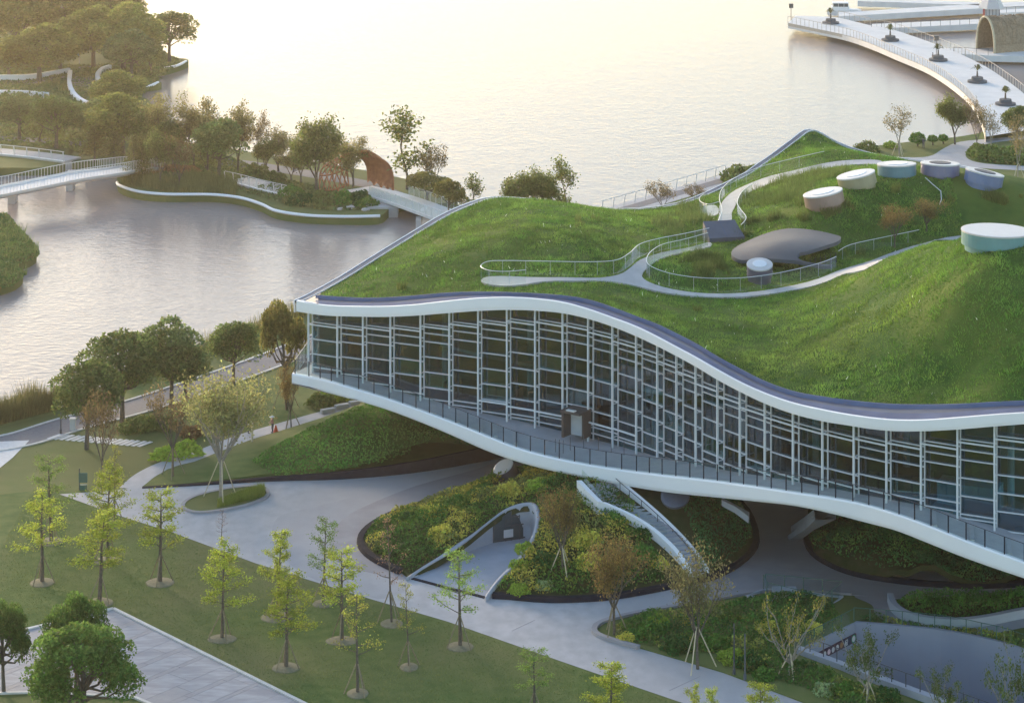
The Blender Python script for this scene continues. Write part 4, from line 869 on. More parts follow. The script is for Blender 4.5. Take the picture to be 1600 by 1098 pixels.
def stake_mesh(mat):
    if mat not in STAKE: mb = MB(); mb.tube([(0, 0, 0), (0, 0, 1)], .05, 5); STAKE[mat] = fast_mesh('stake', mb.v, mb.f, mat)
    return STAKE[mat]
def tree(kind, px, py, top, rpx, label, group, name='tree', z=0.0, stakes=None, mulch=False, rot=None, at=None, cat='tree'):
    P = TR[kind]; b = at if at is not None else G(px, py, z); s = FPX / b.y; Hm = (py - top) / s; sz = Hm / P['h']; sx = (rpx / s) / P['r']
    e = empty(name, b, label, cat, group); e.rotation_euler = (random.gauss(0, .025), random.gauss(0, .025), random.uniform(0, 6.28) if rot is None else rot)
    for nm, me in (('trunk', P['t']), ('crown', P['c'])):
        o = bpy.data.objects.new(nm, me); COL.objects.link(o); o.parent = e; o.scale = (sx, sx, sz) if nm == 'crown' else (sx if sx < sz * 1.4 else sz * 1.4, sx if sx < sz * 1.4 else sz * 1.4, sz)
        if nm == 'trunk': o.scale = (sx, sx, sz)
    if stakes:
        for k in range(3):
            a = k * 2.094 + .5; o = bpy.data.objects.new('stake', stake_mesh(stakes)); COL.objects.link(o); o.parent = e
            hh = Hm * .30; rr = Hm * .13; v = Vector((-math.cos(a) * rr, -math.sin(a) * rr, hh)); o.location = (math.cos(a) * (rr + .08), math.sin(a) * (rr + .08), -.05)
            o.rotation_euler = v.to_track_quat('Z', 'Y').to_euler(); o.scale = (1, 1, v.length)
    if mulch:
        mb = MB(); rr = random.uniform(.85, 1.3); mb.lathe([(rr, -.02), (rr * .9, .05), (rr * .5, .12), (.1, .15)], 18, None, b, random.uniform(.85, 1.15), random.uniform(.85, 1.15)); mb.make('mulch_ring', 'mulch', lawn)
    return e
random.seed(77)
GK = 'young ginkgos on the lawn'
for kind, px, py, top, r, lab in (
    ('g0', 66, 910, 762, 38, 'leftmost lime ginkgo, its trunk in a bare mulch ring'),
    ('g2', 80, 846, 706, 34, 'taller lime ginkgo behind the leftmost one, with a leaning stake'),
    ('g5', 155, 942, 792, 42, 'broad lime ginkgo just behind the corner of the paved plaza'),
    ('g1', 168, 876, 722, 32, 'lime ginkgo directly behind the plaza-corner ginkgo'),
    ('g3', 179, 819, 690, 20, 'thin sparse ginkgo at the pointed tip of the driveway'),
    ('g0', 250, 910, 756, 38, 'spreading yellow-green ginkgo alone between the plaza and the tree bed'),
    ('g1', 347, 998, 842, 34, 'dense yellow ginkgo nearest the long edge of the plaza'),
    ('g4', 346, 852, 792, 10, 'bare thin sapling at the driveway edge in front of the tree bed'),
    ('g5', 433, 964, 822, 26, 'narrow yellow ginkgo overlapping the driveway, behind a darker one'),
    ('g1', 447, 1043, 886, 40, 'olive-yellow ginkgo with a long slanting stake on the lawn middle'),
    ('g2', 505, 943, 806, 26, 'dark-stemmed greener ginkgo close to the driveway left of the mound'),
    ('g0', 534, 1001, 850, 38, 'pale lime ginkgo with open crown in front of the round mound kerb'),
    ('g3', 559, 1083, 925, 38, 'sparse wispy yellow ginkgo in a large mulch ring at the bottom of the lawn'),
    ('g4', 612, 974, 803, 22, 'reddish nearly leafless ginkgo in front of the mound'),
    ('g3', 639, 1042, 905, 22, 'leaning thin ginkgo with red-brown leaves beside a mulch ring'),
    ('g2', 719, 1010, 850, 36, 'fresh green ginkgo in front of the tunnel mouth'),
    ('g2', 835, 1112, 1008, 30, 'small green ginkgo at the bottom edge right of the mound tunnel'),
    ('g5', 955, 1165, 1030, 36, 'bright lime ginkgo crown rising from the bottom edge beside the driveway'),
    ('g0', 1082, 1195, 1066, 20, 'left one of two lime ginkgo tips at the bottom edge'),
    ('g5', 1112, 1205, 1072, 18, 'right one of two lime ginkgo tips at the bottom edge'),
    ('g1', 1192, 1192, 1062, 32, 'yellow-green ginkgo top where the driveway leaves the picture')):
    tree(kind, px, py, top, r * 1.12, lab, GK, 'ginkgo_tree', stakes='stake' if px not in (346,) else None, mulch=px not in (346,))
for kind, px, py, top, r, lab in (
    ('d2', 130, 1146, 975, 86, 'large dense evergreen filling the bottom left, in front of the plaza'),
    ('d2', 118, 1088, 924, 50, 'dense evergreen half hidden behind the largest bottom-left tree'),
    ('d2', 6, 1082, 938, 46, 'dense evergreen cut by the left edge beside the plaza')):
    tree(kind, px, py, top, r, lab, 'dense evergreens by the plaza', 'evergreen_tree')
SHG = 'trees along the lake road'
for kind, px, py, top, r, lab, nm, st in (
    ('d0', 135, 702, 563, 54, 'round dark-green tree nearest the street lamp by the lake road', 'round_tree', None),
    ('d0', 191, 660, 517, 60, 'tall round tree standing on the lake road edge', 'round_tree', None),
    ('d1', 268, 640, 497, 56, 'olive round tree behind the pale spreading tree, tallest by the lake', 'round_tree', None),
    ('d1', 290, 632, 530, 44, 'grey-green round tree half hidden behind the pale spreading tree', 'round_tree', None),
    ('d0', 365, 600, 500, 42, 'smaller dark round tree between the lake and the museum corner', 'round_tree', None),
    ('d4', 448, 640, 466, 36, 'yellow-green willowy tree beside the museum corner', 'willowy_tree', 'stake'),
    ('z0', 345, 781, 553, 82, 'pale-barked spreading tree with bare forked limbs in the driveway bed', 'spreading_tree', 'stake_pale'),
    ('z3', 270, 745, 590, 40, 'half-bare staked tree beside the curved garden path and oval hedge', 'young_tree', 'stake'),
    ('z3', 160, 772, 598, 34, 'thin half-bare tree above the driveway tip near the green bin', 'young_tree', None),
    ('z1', 455, 668, 560, 26, 'multi-stemmed staked tree beside the workers on the path', 'young_tree', 'stake')):
    tree(kind, px, py, top, r, lab, SHG, nm, stakes=st)
MDG = 'staked trees in the planted beds'
for kind, px, py, z, top, r, lab, st in (
    ('z1', 879, 895, None, 752, 42, 'rusty-leaved staked tree on the mound right of the tunnel mouth', 'stake_pale'),
    ('z1', 960, 990, .2, 828, 58, 'brown-leaved staked tree at the tip of the lower planting bed', 'stake'),
    ('z2', 1090, 1042, .15, 826, 56, 'tall grey-green staked tree in the lower bed before the stairs', 'stake_pale')):
    b = G(px, py, z) if z is not None else None
    if b is None:
        for it in range(30):
            zz = .5 + it * .15; q = G(px, py, zz)
            if fB0(np.array([q.x]), np.array([q.y]))[0] >= zz: b = q
        b = b or G(px, py, 1)
    tree(kind, px, py, top, r, lab, MDG, 'young_tree', stakes=st, at=b)
for kind, px, py, top, r, lab in (
    ('p0', 1232, 1062, 922, 58, 'pale pruned tree with crooked bare limbs left of the car ramp'),
    ('p1', 1356, 1100, 984, 58, 'crooked pruned tree with leafy tips in front of the ramp wall'),
    ('p1', 1480, 1150, 1040, 48, 'small pruned tree in front of the ramp at the bottom edge'),
    ('p1', 1590, 1165, 1002, 60, 'pruned tree at the bottom right corner before the ramp wall')):
    tree(kind, px, py, top, r, lab, 'pruned trees by the car ramp', 'pruned_tree', stakes='stake_pale' if px < 1400 else None)
# --- beyond the building
BG = 'trees behind the museum by the lake'
for kind, px, py, top, r, lab in (
    ('d4', 700, 345, 280, 26, 'feathery shrub-like tree by the footbridge end behind the roof edge'),
    ('a2', 735, 345, 272, 22, 'small tree peeking over the roof rim left of the three bushy trees'),
    ('a0', 810, 352, 262, 30, 'left of three bushy trees above the left roof hill'),
    ('a0', 850, 352, 256, 26, 'middle of three bushy trees above the left roof hill'),
    ('a2', 886, 350, 245, 26, 'right and tallest of three bushy trees above the left roof hill'),
    ('a3', 1035, 332, 279, 26, 'sparse small tree before the promenade railing'),
    ('a3', 1092, 328, 284, 22, 'sparse small tree on the promenade side right of its twin')):
    tree(kind, px, py, top, r, lab, BG, 'lakeside_tree')
RG = 'trees on the far right lawn'
for kind, px, py, top, r, lab, nm in (
    ('b0', 1405, 243, 160, 24, 'leafless slim tree alone against the lake on the right lawn', 'bare_tree'),
    ('a0', 1492, 226, 146, 26, 'dark crowded tree where the boardwalk reaches land', 'lakeside_tree'),
    ('a3', 1526, 232, 148, 20, 'straggly tree with bare trunks right of the dark crowded one', 'lakeside_tree'),
    ('b0', 1548, 240, 164, 20, 'pale thin tree in front of the boardwalk landing', 'bare_tree'),
    ('d0', 1590, 226, 164, 24, 'green round tree at the right edge beside the boardwalk', 'round_tree'),
    ('b0', 1590, 292, 168, 18, 'tall thin staked tree at the right edge behind the skylights', 'bare_tree')):
    tree(kind, px, py, top, r, lab, RG, nm, stakes='stake_pale' if py in (292, 243) else None)
IG = 'trees on the island'
for kind, px, py, top, r, lab, nm in (
    ('a0', 495, 302, 178, 36, 'open tall tree in front of the rusty pavilion', 'island_tree'),
    ('a1', 470, 285, 208, 22, 'brownish tree left of the open tall tree by the pavilion', 'island_tree'),
    ('a1', 552, 292, 205, 26, 'thin brown tree standing behind the rusty pavilion arch', 'island_tree'),
    ('a2', 637, 296, 163, 32, 'tallest dark tree of the island beside the footbridge', 'island_tree'),
    ('a3', 679, 308, 214, 26, 'airy leafless tree right of the tallest island tree', 'island_tree'),
    ('d4', 668, 322, 268, 28, 'low willowy tree at the footbridge foot', 'willowy_tree'),
    ('a1', 435, 268, 194, 28, 'olive tree midway along the island path', 'island_tree'),
    ('a3', 403, 262, 170, 18, 'bare twiggy tree at the lake side of the island path', 'island_tree'),
    ('a1', 372, 268, 150, 26, 'tall brownish tree near the island railing', 'island_tree'),
    ('d0', 342, 280, 184, 36, 'full green tree above the island curve', 'round_tree'),
    ('a1', 303, 266, 137, 28, 'tall sunlit brown tree at the middle of the island', 'island_tree'),
    ('a3', 280, 292, 205, 22, 'airy tree close to the white island kerb', 'island_tree'),
    ('c0', 206, 288, 210, 13, 'left of two slender conifers at the white bridge end', 'conifer_tree'),
    ('c0', 222, 286, 212, 13, 'right of two slender conifers at the white bridge end', 'conifer_tree'),
    ('a1', 252, 260, 134, 26, 'brown airy tree left of the tall sunlit island tree', 'island_tree'),
    ('a0', 250, 290, 198, 20, 'leafy thin tree behind the conifer pair', 'island_tree'),
    ('d3', 192, 246, 143, 48, 'big rounded tree between the park path and the white bridge', 'round_tree'),
    ('c0', 148, 252, 194, 17, 'broad conifer behind the white bridge', 'conifer_tree'),
    ('a2', 322, 268, 222, 20, 'small dense tree under the tall sunlit island tree', 'island_tree'),
    ('a1', 455, 285, 226, 20, 'short brown tree above the island wall', 'island_tree'),
    ('a1', 325, 272, 158, 24, 'light brown tree between the sunlit tree and the full green tree', 'island_tree'),
    ('d3', 165, 214, 150, 30, 'yellow-green tree behind the big rounded one by the bridge', 'round_tree'),
    ('a0', 230, 258, 168, 24, 'leafy tree left of the brown airy island tree', 'island_tree'),
    ('a0', 270, 268, 180, 22, 'olive tree between the two tall brown island trees', 'island_tree'),
    ('a1', 520, 280, 214, 22, 'brown tree peeping over the pavilion lattice', 'island_tree'),
    ('c0', 178, 262, 205, 16, 'conifer beside the bridge railing, left of the pair', 'conifer_tree'),
    ('a0', 415, 272, 214, 20, 'small olive tree beside the bare twiggy island tree', 'island_tree')):
    tree(kind, px, py, top, r * 1.22, lab, IG, nm)
NG = 'trees of the far park'
for kind, px, py, top, r, lab, nm in (
    ('d0', 265, 98, 17, 32, 'lone green tree at the tip of the far park', 'round_tree'),
    ('d3', 192, 112, 4, 48, 'largest domed tree at the lake end of the far park', 'round_tree'),
    ('d3', 146, 106, 6, 44, 'domed tree behind the blue sign in the far park', 'round_tree'),
    ('d3', 62, 128, 36, 50, 'wide pale tree left of the far park road', 'round_tree'),
    ('d1', 94, 110, 52, 34, 'smaller round tree just left of the blue sign', 'round_tree'),
    ('d3', 28, 82, -22, 46, 'domed tree in the top left corner', 'round_tree'),
    ('d3', 102, 74, -36, 46, 'domed tree cut by the top edge above the blue sign', 'round_tree'),
    ('d1', 206, 128, 46, 34, 'round tree overhanging the far end of the park road', 'round_tree'),
    ('d1', 14, 124, 68, 34, 'round tree at the left edge of the far park', 'round_tree'),
    ('a0', 236, 118, 60, 18, 'thin shoreline tree beside the lone tip tree', 'lakeside_tree'),
    ('d3', 190, 176, 108, 36, 'round tree before the curve of the far park road', 'round_tree'),
    ('d0', 88, 232, 150, 34, 'round tree above the pier railing', 'round_tree'),
    ('d1', 30, 218, 146, 32, 'brownish round tree at the left edge above the pier', 'round_tree'),
    ('d1', 150, 226, 156, 30, 'round tree between the pier tree and the white bench wall', 'round_tree'),
    ('d3', 168, 60, -30, 40, 'domed tree cut by the top edge nearest the lake', 'round_tree'),
    ('a2', 62, 222, 176, 16, 'small slim tree behind the pier railing', 'lakeside_tree')):
    tree(kind, px, py, top, r * 1.3, lab, NG, nm)
# small trees on the roof
for kind, px, py, top, r, lab in (('z1', 1398, 392, 318, 32, 'brown shrub-like tree on the roof in front of the skylight ring'), ('z1', 1448, 368, 312, 30, 'brown shrub-like tree on the roof left of the large lid')):
    q = R(px, py - 4); tree(kind, px, py, top, r, lab, 'small roof trees', 'roof_tree', at=q)
# ================================================================== NEAR STRUCTURES
# ---- tunnel mouth scooped out of the mound
SCP = empty('tunnel_mouth', G(740, 880), 'smooth grey horseshoe tunnel mouth opening out of the planted mound', 'tunnel')
rs = smooth(rim, 4); fs = smooth(flo, 4)
mb = MB(); rows = []
for i, (a, b) in enumerate(zip(fs, rs)):
    m_ = a.lerp(b, .55); out = Vector((b.x - G(745, 880).x, b.y - G(745, 880).y, 0)).normalized()
    rows.append([a, m_ + out * .08, b - out * .12 + Z*.02, b + Z*.14, b + out * .32 + Z*.10, b + out * .42 - Z*.25, Vector((b.x, b.y, 0)) + out * .45 - Z*.2])
mb.loft(rows); mb.add(rows[0], [tuple(range(7))]); mb.add(rows[-1], [tuple(range(7))]); mb.make('wall', 'scoop', SCP, True)
sheet('floor', fs, .05, 'scoop', step=0, parent=SCP, kind=None)
mb = MB(); mb.sweep([G(640, 903), G(700, 919), G(758, 934)], RECT(.35, .09)); mb.make('drain', 'kerb_black', SCP)
# glazed doors at the back
a, b = G(768, 846.5, .05), G(826, 838, .05); t_ = (b - a).normalized(); nn = Vector((-t_.y, t_.x, 0)); Ld = (b - a).length
def dh(f): return 1.7 + 1.5 * f ** .8
mb = MB(); q4 = [a, b, b + Z*dh(1), a + t_*Ld*.5 + Z*dh(.5), a + Z*dh(0)]; mb.add([v - nn*.2 for v in q4] + [v - nn*.16 for v in q4], [(0, 1, 2, 3, 4), (9, 8, 7, 6, 5)]); mb.make('door_glass', 'window_dark', SCP)
for f in (.02, .35, .5, .72, .98):
    p = a + t_ * Ld * f - nn*.26; beam('door_frame', p, p + Z*dh(f), .08, .08, 'dark_metal', SCP)
for f0, f1, zz in ((.02, .98, .12), (.35, .98, 1.3), (.5, .98, 2.05)): beam('door_frame', a + t_*Ld*f0 - nn*.26 + Z*zz, a + t_*Ld*f1 - nn*.26 + Z*zz, .08, .1, 'dark_metal', SCP)
mb = MB(); mb.box((-.45, -.02, 0), (.45, .02, .7), Matrix.Rotation(math.atan2(t_.y, t_.x), 3, 'Z'), a + t_*Ld*.42 - nn*.3 + Z*.3); mb.make('poster', 'sky_white', SCP)
# ---- tilted round skylight on the mound
q = None
for it in range(60):
    zz = it * .08; w_ = G(791, 748, zz)
    if fB0(np.array([w_.x]), np.array([w_.y]))[0] >= zz: q = w_
q = q or G(791, 748, 3)
SKY = empty('round_skylight', q, 'tilted white disc skylight with plum rim on the central mound', 'skylight'); Rm = Vector((-.50, -.38, 1)).normalized().to_track_quat('Z', 'Y').to_matrix()
mb = MB(); mb.lathe([(1.1, -1.2), (1.1, .55), (1.08, .6)], 32, Rm, q + Z*.7); mb.make('rim', 'band_plum', SKY)
mb = MB(); mb.lathe([(1.02, .58), (1.02, .64), (.95, .66)], 32, Rm, q + Z*.7); mb.make('lens', 'lens_white', SKY)
# ---- outdoor stair down the mound
ST = empty('outdoor_stair', G(1085, 895), 'curved stair with pale parapets running down the mound from under the deck', 'stair')
PL = smooth([G(*p) for p in ((905, 750, 5.6), (935, 781, 4.9), (945, 785, 4.75), (985, 803, 4.2), (1020, 825, 3.5), (1050, 852, 2.5), (1068, 875, 1.6), (1080, 895, .8))], 5)
PR = smooth([G(*p) for p in ((960, 742, 5.6), (982, 762, 5.1), (1000, 777, 4.7), (1030, 803, 3.9), (1060, 832, 2.8), (1085, 860, 1.8), (1098, 878, 1.1), (1104, 888, .8))], 5)
for P_ in (PL, PR):
    mb = MB(); mb.loft([[Vector((p.x, p.y, max(0, p.z - 2.6))) - Vector((.22, 0, 0)), p - Vector((.22, 0, 0)), p + Vector((.22, 0, 0)), Vector((p.x, p.y, max(0, p.z - 2.6))) + Vector((.22, 0, 0))] for p in P_], closed=True); mb.add([P_[-1] + Vector(v) for v in ((-.22, 0, 0), (.22, 0, 0), (.22, 0, -.8), (-.22, 0, -.8))], [(0, 1, 2, 3)])
    mb.make('parapet', 'white_panel', ST)
n_ = 30
for i in range(n_):
    f = i / n_; k = f * (len(PL) - 1.001); j = int(k); a = PL[j].lerp(PL[j+1], k - j); k2 = f * (len(PR) - 1.001); j2 = int(k2); b = PR[j2].lerp(PR[j2+1], k2 - j2)
    beam('step', Vector((a.x + .2, a.y, a.z - .85)), Vector((b.x - .2, b.y, a.z - .85)), .75, .5, 'scoop', ST)
gp = [p.lerp(r_, .08) for p, r_ in zip(PL, PR)]
mb = MB(); mb.sweep(gp[:24], [(-.02, -.1), (.02, -.1), (.02, .9), (-.02, .9)]); mb.make('glass_guard', 'rail_glass', ST)
for p in PR[4:32:4]: beam('rail_post', p - Z*.9 + Vector((-.5, -.2, 0)), p + Z*.35 + Vector((-.5, -.2, 0)), .06, .06, 'dark_metal', ST)
mb = MB(); mb.tube([p + Z*.35 + Vector((-.5, -.2, 0)) for p in PR[2:34]], .035, 5); mb.make('handrail', 'dark_metal', ST)
# round dark port under the deck, leaning struts
mb = MB(); c = G(1055, 776, 5.2); mb.lathe([(1.25, 0), (1.25, .25), (1.05, .3)], 28, Vector((-.1, -.6, .8)).normalized().to_track_quat('Z', 'Y').to_matrix(), c); o = mb.make('porthole', 'lid_dark', BLD)
# tapered legs of the building beside the underpass
for (a0, a1, w_) in (((1128, 779, 5.6), (1170, 803, 4.4), .5), ((1240, 836, .2), (1290, 800, 6.5), .9), ((1243, 822, .6), (1285, 795, 6.8), .7)):
    p, q = G(*a0), G(*a1); d = (q - p).normalized(); mb = MB(); sd = Vector((-d.y, d.x, 0)).normalized() * w_
    mb.loft([[p - sd*.6, p + sd*.6, p + sd*.6 - Z*.5, p - sd*.6 - Z*.5], [p.lerp(q, .5) - sd*.5 + Z*.1, p.lerp(q, .5) + sd*.5 + Z*.1, p.lerp(q, .5) + sd*.5 - Z*.5, p.lerp(q, .5) - sd*.5 - Z*.5], [q - sd, q + sd, q + sd - Z*.6, q - sd - Z*.6]], closed=True); mb.add([p - sd*.6, p + sd*.6, p + sd*.6 - Z*.5, p - sd*.6 - Z*.5], [(0, 1, 2, 3)]); mb.make('strut', 'scoop', BLD)
# ---- car ramp: sunken pit, retaining walls, parapet, portal sign
RAMP = empty('car_ramp', G(1400, 1030), 'sunken grey car ramp with retaining wall, railings and a tunnel portal', 'ramp')
A_, B_ = G(1246.5, 1021.5), G(1336, 975)
back = PITB
front = PITF
mb = MB(); mb.loft([[p + Vector((0, -.08, -7.2)), p + Vector((0, -.08, .12)), p + Vector((-.05, .35, .12)), p + Vector((-.05, .35, -.5))] for p in back]); mb.make('retaining_wall', 'pit_wall', RAMP)
mb = MB(); mb.loft([[p + Vector((.15, .4, -7.2)), p + Vector((.15, .4, .55)), p + Vector((-.1, -.3, .55)), p + Vector((-.1, -.3, -.3))] for p in front]); mb.make('parapet', 'scoop', RAMP)
d = (B_ - A_); L = d.length; d.normalize(); inn = Vector((d.y, -d.x, 0))
mb = MB(); mb.add([A_ + Z*.12, B_ + Z*.12, B_ - Z*2.6, A_ - Z*2.6, A_ + Z*.12 - inn*.4, B_ + Z*.12 - inn*.4, B_ - Z*2.6 - inn*.8, A_ - Z*2.6 - inn*.8], [(0, 1, 2, 3), (0, 4, 5, 1), (3, 2, 6, 7)]); mb.make('portal_beam', 'pit_wall', RAMP)
mb = MB(); q = [A_ - inn*9 - Z*7, B_ - inn*9 - Z*7, B_ - inn*9, A_ - inn*9]; mb.add(q, [(0, 1, 2, 3)]); mb.add([A_ - Z*2.6, B_ - Z*2.6, B_ - inn*9 - Z*2.6, A_ - inn*9 - Z*2.6], [(0, 1, 2, 3)]); mb.add([B_, B_ - inn*9, B_ - inn*9 - Z*7, B_ - Z*7], [(0, 1, 2, 3)]); mb.make('tunnel', 'interior', RAMP)
mb = MB(); c0 = A_ + d*1.2 - inn*1.2 - Z*4.6; mb.add([c0, c0 + d*4.5, c0 + d*4.5 + Z*1.2, c0 + Z*1.2], [(0, 1, 2, 3)]); mb.make('poster', 'poster_teal', RAMP)
sheet('floor', pit, lambda x, y: -6.6 + 0*x, 'pit_wall', step=0, parent=RAMP, kind=None)
# sign on the portal beam
sg = A_ + d*1.1 + inn*.06 - Z*.98; sl = L - 1.2
SIGN = empty('portal_sign', sg, 'long dark portal sign with a row of pale discs above the car ramp', 'sign')
def sp(u, v, o=0.0): return sg + d*u + Z*v + inn*o
mb = MB(); q4 = [sp(0, -.32), sp(sl, -.32), sp(sl, .32), sp(0, .32)]; mb.add(q4 + [v + inn*.12 for v in q4], [(3, 2, 1, 0), (4, 5, 6, 7), (0, 1, 5, 4), (2, 3, 7, 6), (1, 2, 6, 5), (3, 0, 4, 7)]); mb.make('board', 'sign_plum', SIGN)
for u0, u1, mt in ((0, .95, 'sign_navy'), (sl*.74, sl*.89, 'sign_navy')):
    q4 = [sp(u0, -.32, .123), sp(u1, -.32, .123), sp(u1, .32, .123), sp(u0, .32, .123)]; mb = MB(); mb.add(q4, [(0, 1, 2, 3)]); mb.make('field', mt, SIGN)
def disc(name, u, v, r, mt, o):
    mb = MB(); mb.add([sp(u + r*math.cos(k*math.pi/10), v + r*math.sin(k*math.pi/10), o) for k in range(20)], [tuple(range(20))]); mb.make(name, mt, SIGN)
for i, mt in enumerate(('sign_red', 'sky_white', 'sky_white', 'sign_pink', 'sky_white', 'sky_white', 'sign_brown')): disc('disc', sl*(.175 + .086*i), 0, .22, mt, .127)
disc('ring', sl*.945, 0, .34, 'sign_green', .127); disc('disc', sl*.945, 0, .24, 'sky_white', .131)
def strokes(segs, u0, s, o=.128):
    mb = MB()
    for (x0, y0, x1, y1) in segs:
        a, b = sp(u0 + x0*s, -.2 + y0*s, o), sp(u0 + x1*s, -.2 + y1*s, o); t = (b - a).normalized(); w_ = t.cross(inn) * .04; mb.add([a - w_, b - w_, b + w_, a + w_], [(0, 1, 2, 3)])
    mb.make('lettering', 'sky_white', SIGN)
strokes([(0, 0, 0, 1), (0, 1, .5, 1), (.5, 1, .5, .5), (.5, .5, 0, .5), (.8, 0, .8, 1), (.65, .85, .8, 1)], .18, .4)
strokes([(0, 0, .45, 1), (.45, 1, .45, 0), (.15, .35, .45, .35), (0, 0, .45, 0), (.6, 0, 1.1, 0), (.6, .95, 1.1, .95), (1.1, .95, 1.1, .5), (1.1, .5, .6, .5), (.6, .5, .6, 0), (.8, .5, 1.1, 0)], sl*.752, .42)
def fence(P, h, step, parent, glass='rail_glass', pm='bin_green', z0=.1, w=.07):
    pts = resample(P, step)
    for a, b in zip(pts[:-1], pts[1:]):
        beam('fence_post', a + Z*z0, a + Z*(z0 + h), w, w, pm, parent)
        if glass:
            t = (b - a).normalized(); nn = Vector((-t.y, t.x, 0)) * .012; q4 = [a + t*.06 + Z*(z0+.05), b - t*.06 + Z*(z0+.05), b - t*.06 + Z*(z0+h-.05), a + t*.06 + Z*(z0+h-.05)]
            mb = MB(); mb.add([v - nn for v in q4] + [v + nn for v in q4], [(0, 1, 2, 3), (7, 6, 5, 4), (0, 4, 5, 1), (1, 5, 6, 2), (2, 6, 7, 3), (3, 7, 4, 0)]); mb.make('glass_panel', glass, parent)
    beam_path = MB(); beam_path.tube([p + Z*(z0 + h) for p in P], .03, 5); beam_path.make('handrail', pm, parent)
fence([p + Vector((0, .3, 0)) for p in back], 1.1, 1.3, RAMP)
fence([A_ - inn*.2, B_ - inn*.2], 1.1, 1.3, RAMP)
fence(front, 1.05, 1.35, RAMP, None, 'dark_metal', .55)
# curved pale parapet beyond the ramp
pp = smooth(GP([(1391, 940), (1397, 955), (1415, 968), (1450, 977), (1500, 980), (1545, 975), (1600, 964), (1720, 945)]), 5)
PAR = tag(MB().sweep(pp, RECT(.5, .75)).make('low_parapet', 'scoop'), 'pale curved low wall sweeping right above the car ramp', 'wall')
mb = MB(); mb.loft([[p + Vector((.1, -.3, .02)), p + Vector((.1, -2.0, .02))] for p in pp[22:]]); o = mb.make('terrace', 'scoop'); o['kind'] = 'structure'
# glass-railed stairwell beside the road
SW = empty('stairwell', G(1240, 945), 'small sunken stairwell with green-framed glass railing beside the road', 'stairwell')
s4 = GP([(1166, 936), (1196, 925), (1316, 937), (1288, 960)])
mb = MB(); mb.sweep(s4, RECT(.3, .35), closed=True); mb.make('kerb_wall', 'scoop', SW)
mb = MB(); mb.add([p + Z*.1 for p in s4], [(0, 1, 2, 3)]); mb.make('floor', 'scoop', SW)
fence(s4[1:3], 1.25, 1.6, SW, z0=.3); fence([s4[3], s4[2]], 1.25, 1.6, SW, z0=.3); fence([s4[0].lerp(s4[1], .9), s4[0].lerp(s4[3], .12) + Vector((1, 0, 0)), s4[3]], 1.25, 1.6, SW, z0=.3)
mb = MB(); mb.box((-1, -.6, 0), (1, .6, .9), None, s4[0].lerp(s4[2], .4)); mb.make('block', 'scoop', SW)
# ---- shrubs one can pick out
def bush_mesh(seed, col, n=900, size=.11, flat=.75):
    rng = np.random.default_rng(seed); v = rng.normal(size=(n, 3)); v /= np.linalg.norm(v, axis=1)[:, None]; v[:, 2] = np.abs(v[:, 2])
    lump = 1 + .22 * np.sin(v[:, 0] * 5 + seed) * np.cos(v[:, 1] * 4.3 + seed); C = v * lump[:, None] * rng.uniform(.8, 1.05, (n, 1)) * np.array([1, 1, flat])
    V, F, T = leaves(C, size, np.array(col) * np.array([1.2, 1.4, 1.2]), rng, .3, .5); mb = MB().tube([(0, 0, -.1), (0, 0, flat * .7)], [.08, .03], 5, False); nb = len(V)
    return fast_mesh('foliage', V, F, 'leaf_dense', T), fast_mesh('stem', mb.v, mb.f, 'bark')
BU = {k: bush_mesh(i + 3, c) for i, (k, c) in enumerate((('dark', (.035, .075, .02)), ('mid', (.06, .115, .022)), ('gold', (.42, .33, .07)), ('lime', (.19, .22, .035)), ('olive', (.10, .11, .035)), ('pale', (.2, .22, .12)), ('red', (.17, .09, .05))))}
def bush(kind, px, py, r, label, group, zf=None, sc=(1, 1, 1), name='shrub', at=None):
    b = at
    if b is None:
        b = G(px, py, .1)
        if zf is not None:
            for it in range(70):
                zz = it * .08; q = G(px, py, zz)
                if zf(np.array([q.x]), np.array([q.y]))[0] >= zz: b = q
    e = empty(name, b, label, 'shrub', group); s = 1.2 * r / FPX * b.y
    for nm, me in zip(('foliage', 'stem'), BU[kind]):
        o = bpy.data.objects.new(nm, me); COL.objects.link(o); o.parent = e; o.scale = (s*sc[0], s*sc[1], s*sc[2])
    e.rotation_euler = (0, 0, random.uniform(0, 6.28) if sc[0] == sc[1] else 0); return e
random.seed(31)
for kind, px, py, r, lab in (('gold', 678, 806, 18, 'golden shrub on the left shoulder of the central mound'), ('gold', 692, 838, 18, 'golden shrub just above the left tunnel wall'), ('mid', 715, 790, 16, 'green shrub between the golden shrubs on the left mound'), ('dark', 640, 812, 14, 'dark clipped shrub at the left end of the mound'), ('gold', 798, 770, 17, 'golden shrub below the tilted disc skylight'), ('lime', 840, 765, 16, 'yellow-green tall shrub near the deck above the tunnel'), ('gold', 918, 850, 20, 'pale golden shrub right of the rusty-leaved tree'), ('gold', 922, 884, 20, 'lower golden shrub on the right mound slope'), ('lime', 822, 862, 14, 'yellow-green shrub hugging the right tunnel wall, upper'), ('lime', 812, 888, 14, 'yellow-green shrub hugging the right tunnel wall, lower'), ('dark', 850, 880, 18, 'dark green shrub beside the rusty-leaved tree foot'), ('gold', 1030, 884, 14, 'golden shrub beside the stair foot'), ('mid', 1005, 868, 18, 'green shrub against the stair parapet'), ('lime', 810, 925, 14, 'bright green shrub at the right foot of the tunnel'), ('mid', 960, 815, 16, 'green shrub below the stair head'), ('pale', 850, 918, 12, 'whitish flowering shrub at the mound kerb'), ('olive', 600, 858, 14, 'olive shrub at the rounded left tip of the mound'), ('dark', 1010, 835, 14, 'dark shrub under the stair parapet bend')):
    bush(kind, px, py, r, lab, 'shrubs on the central mound', fB0)
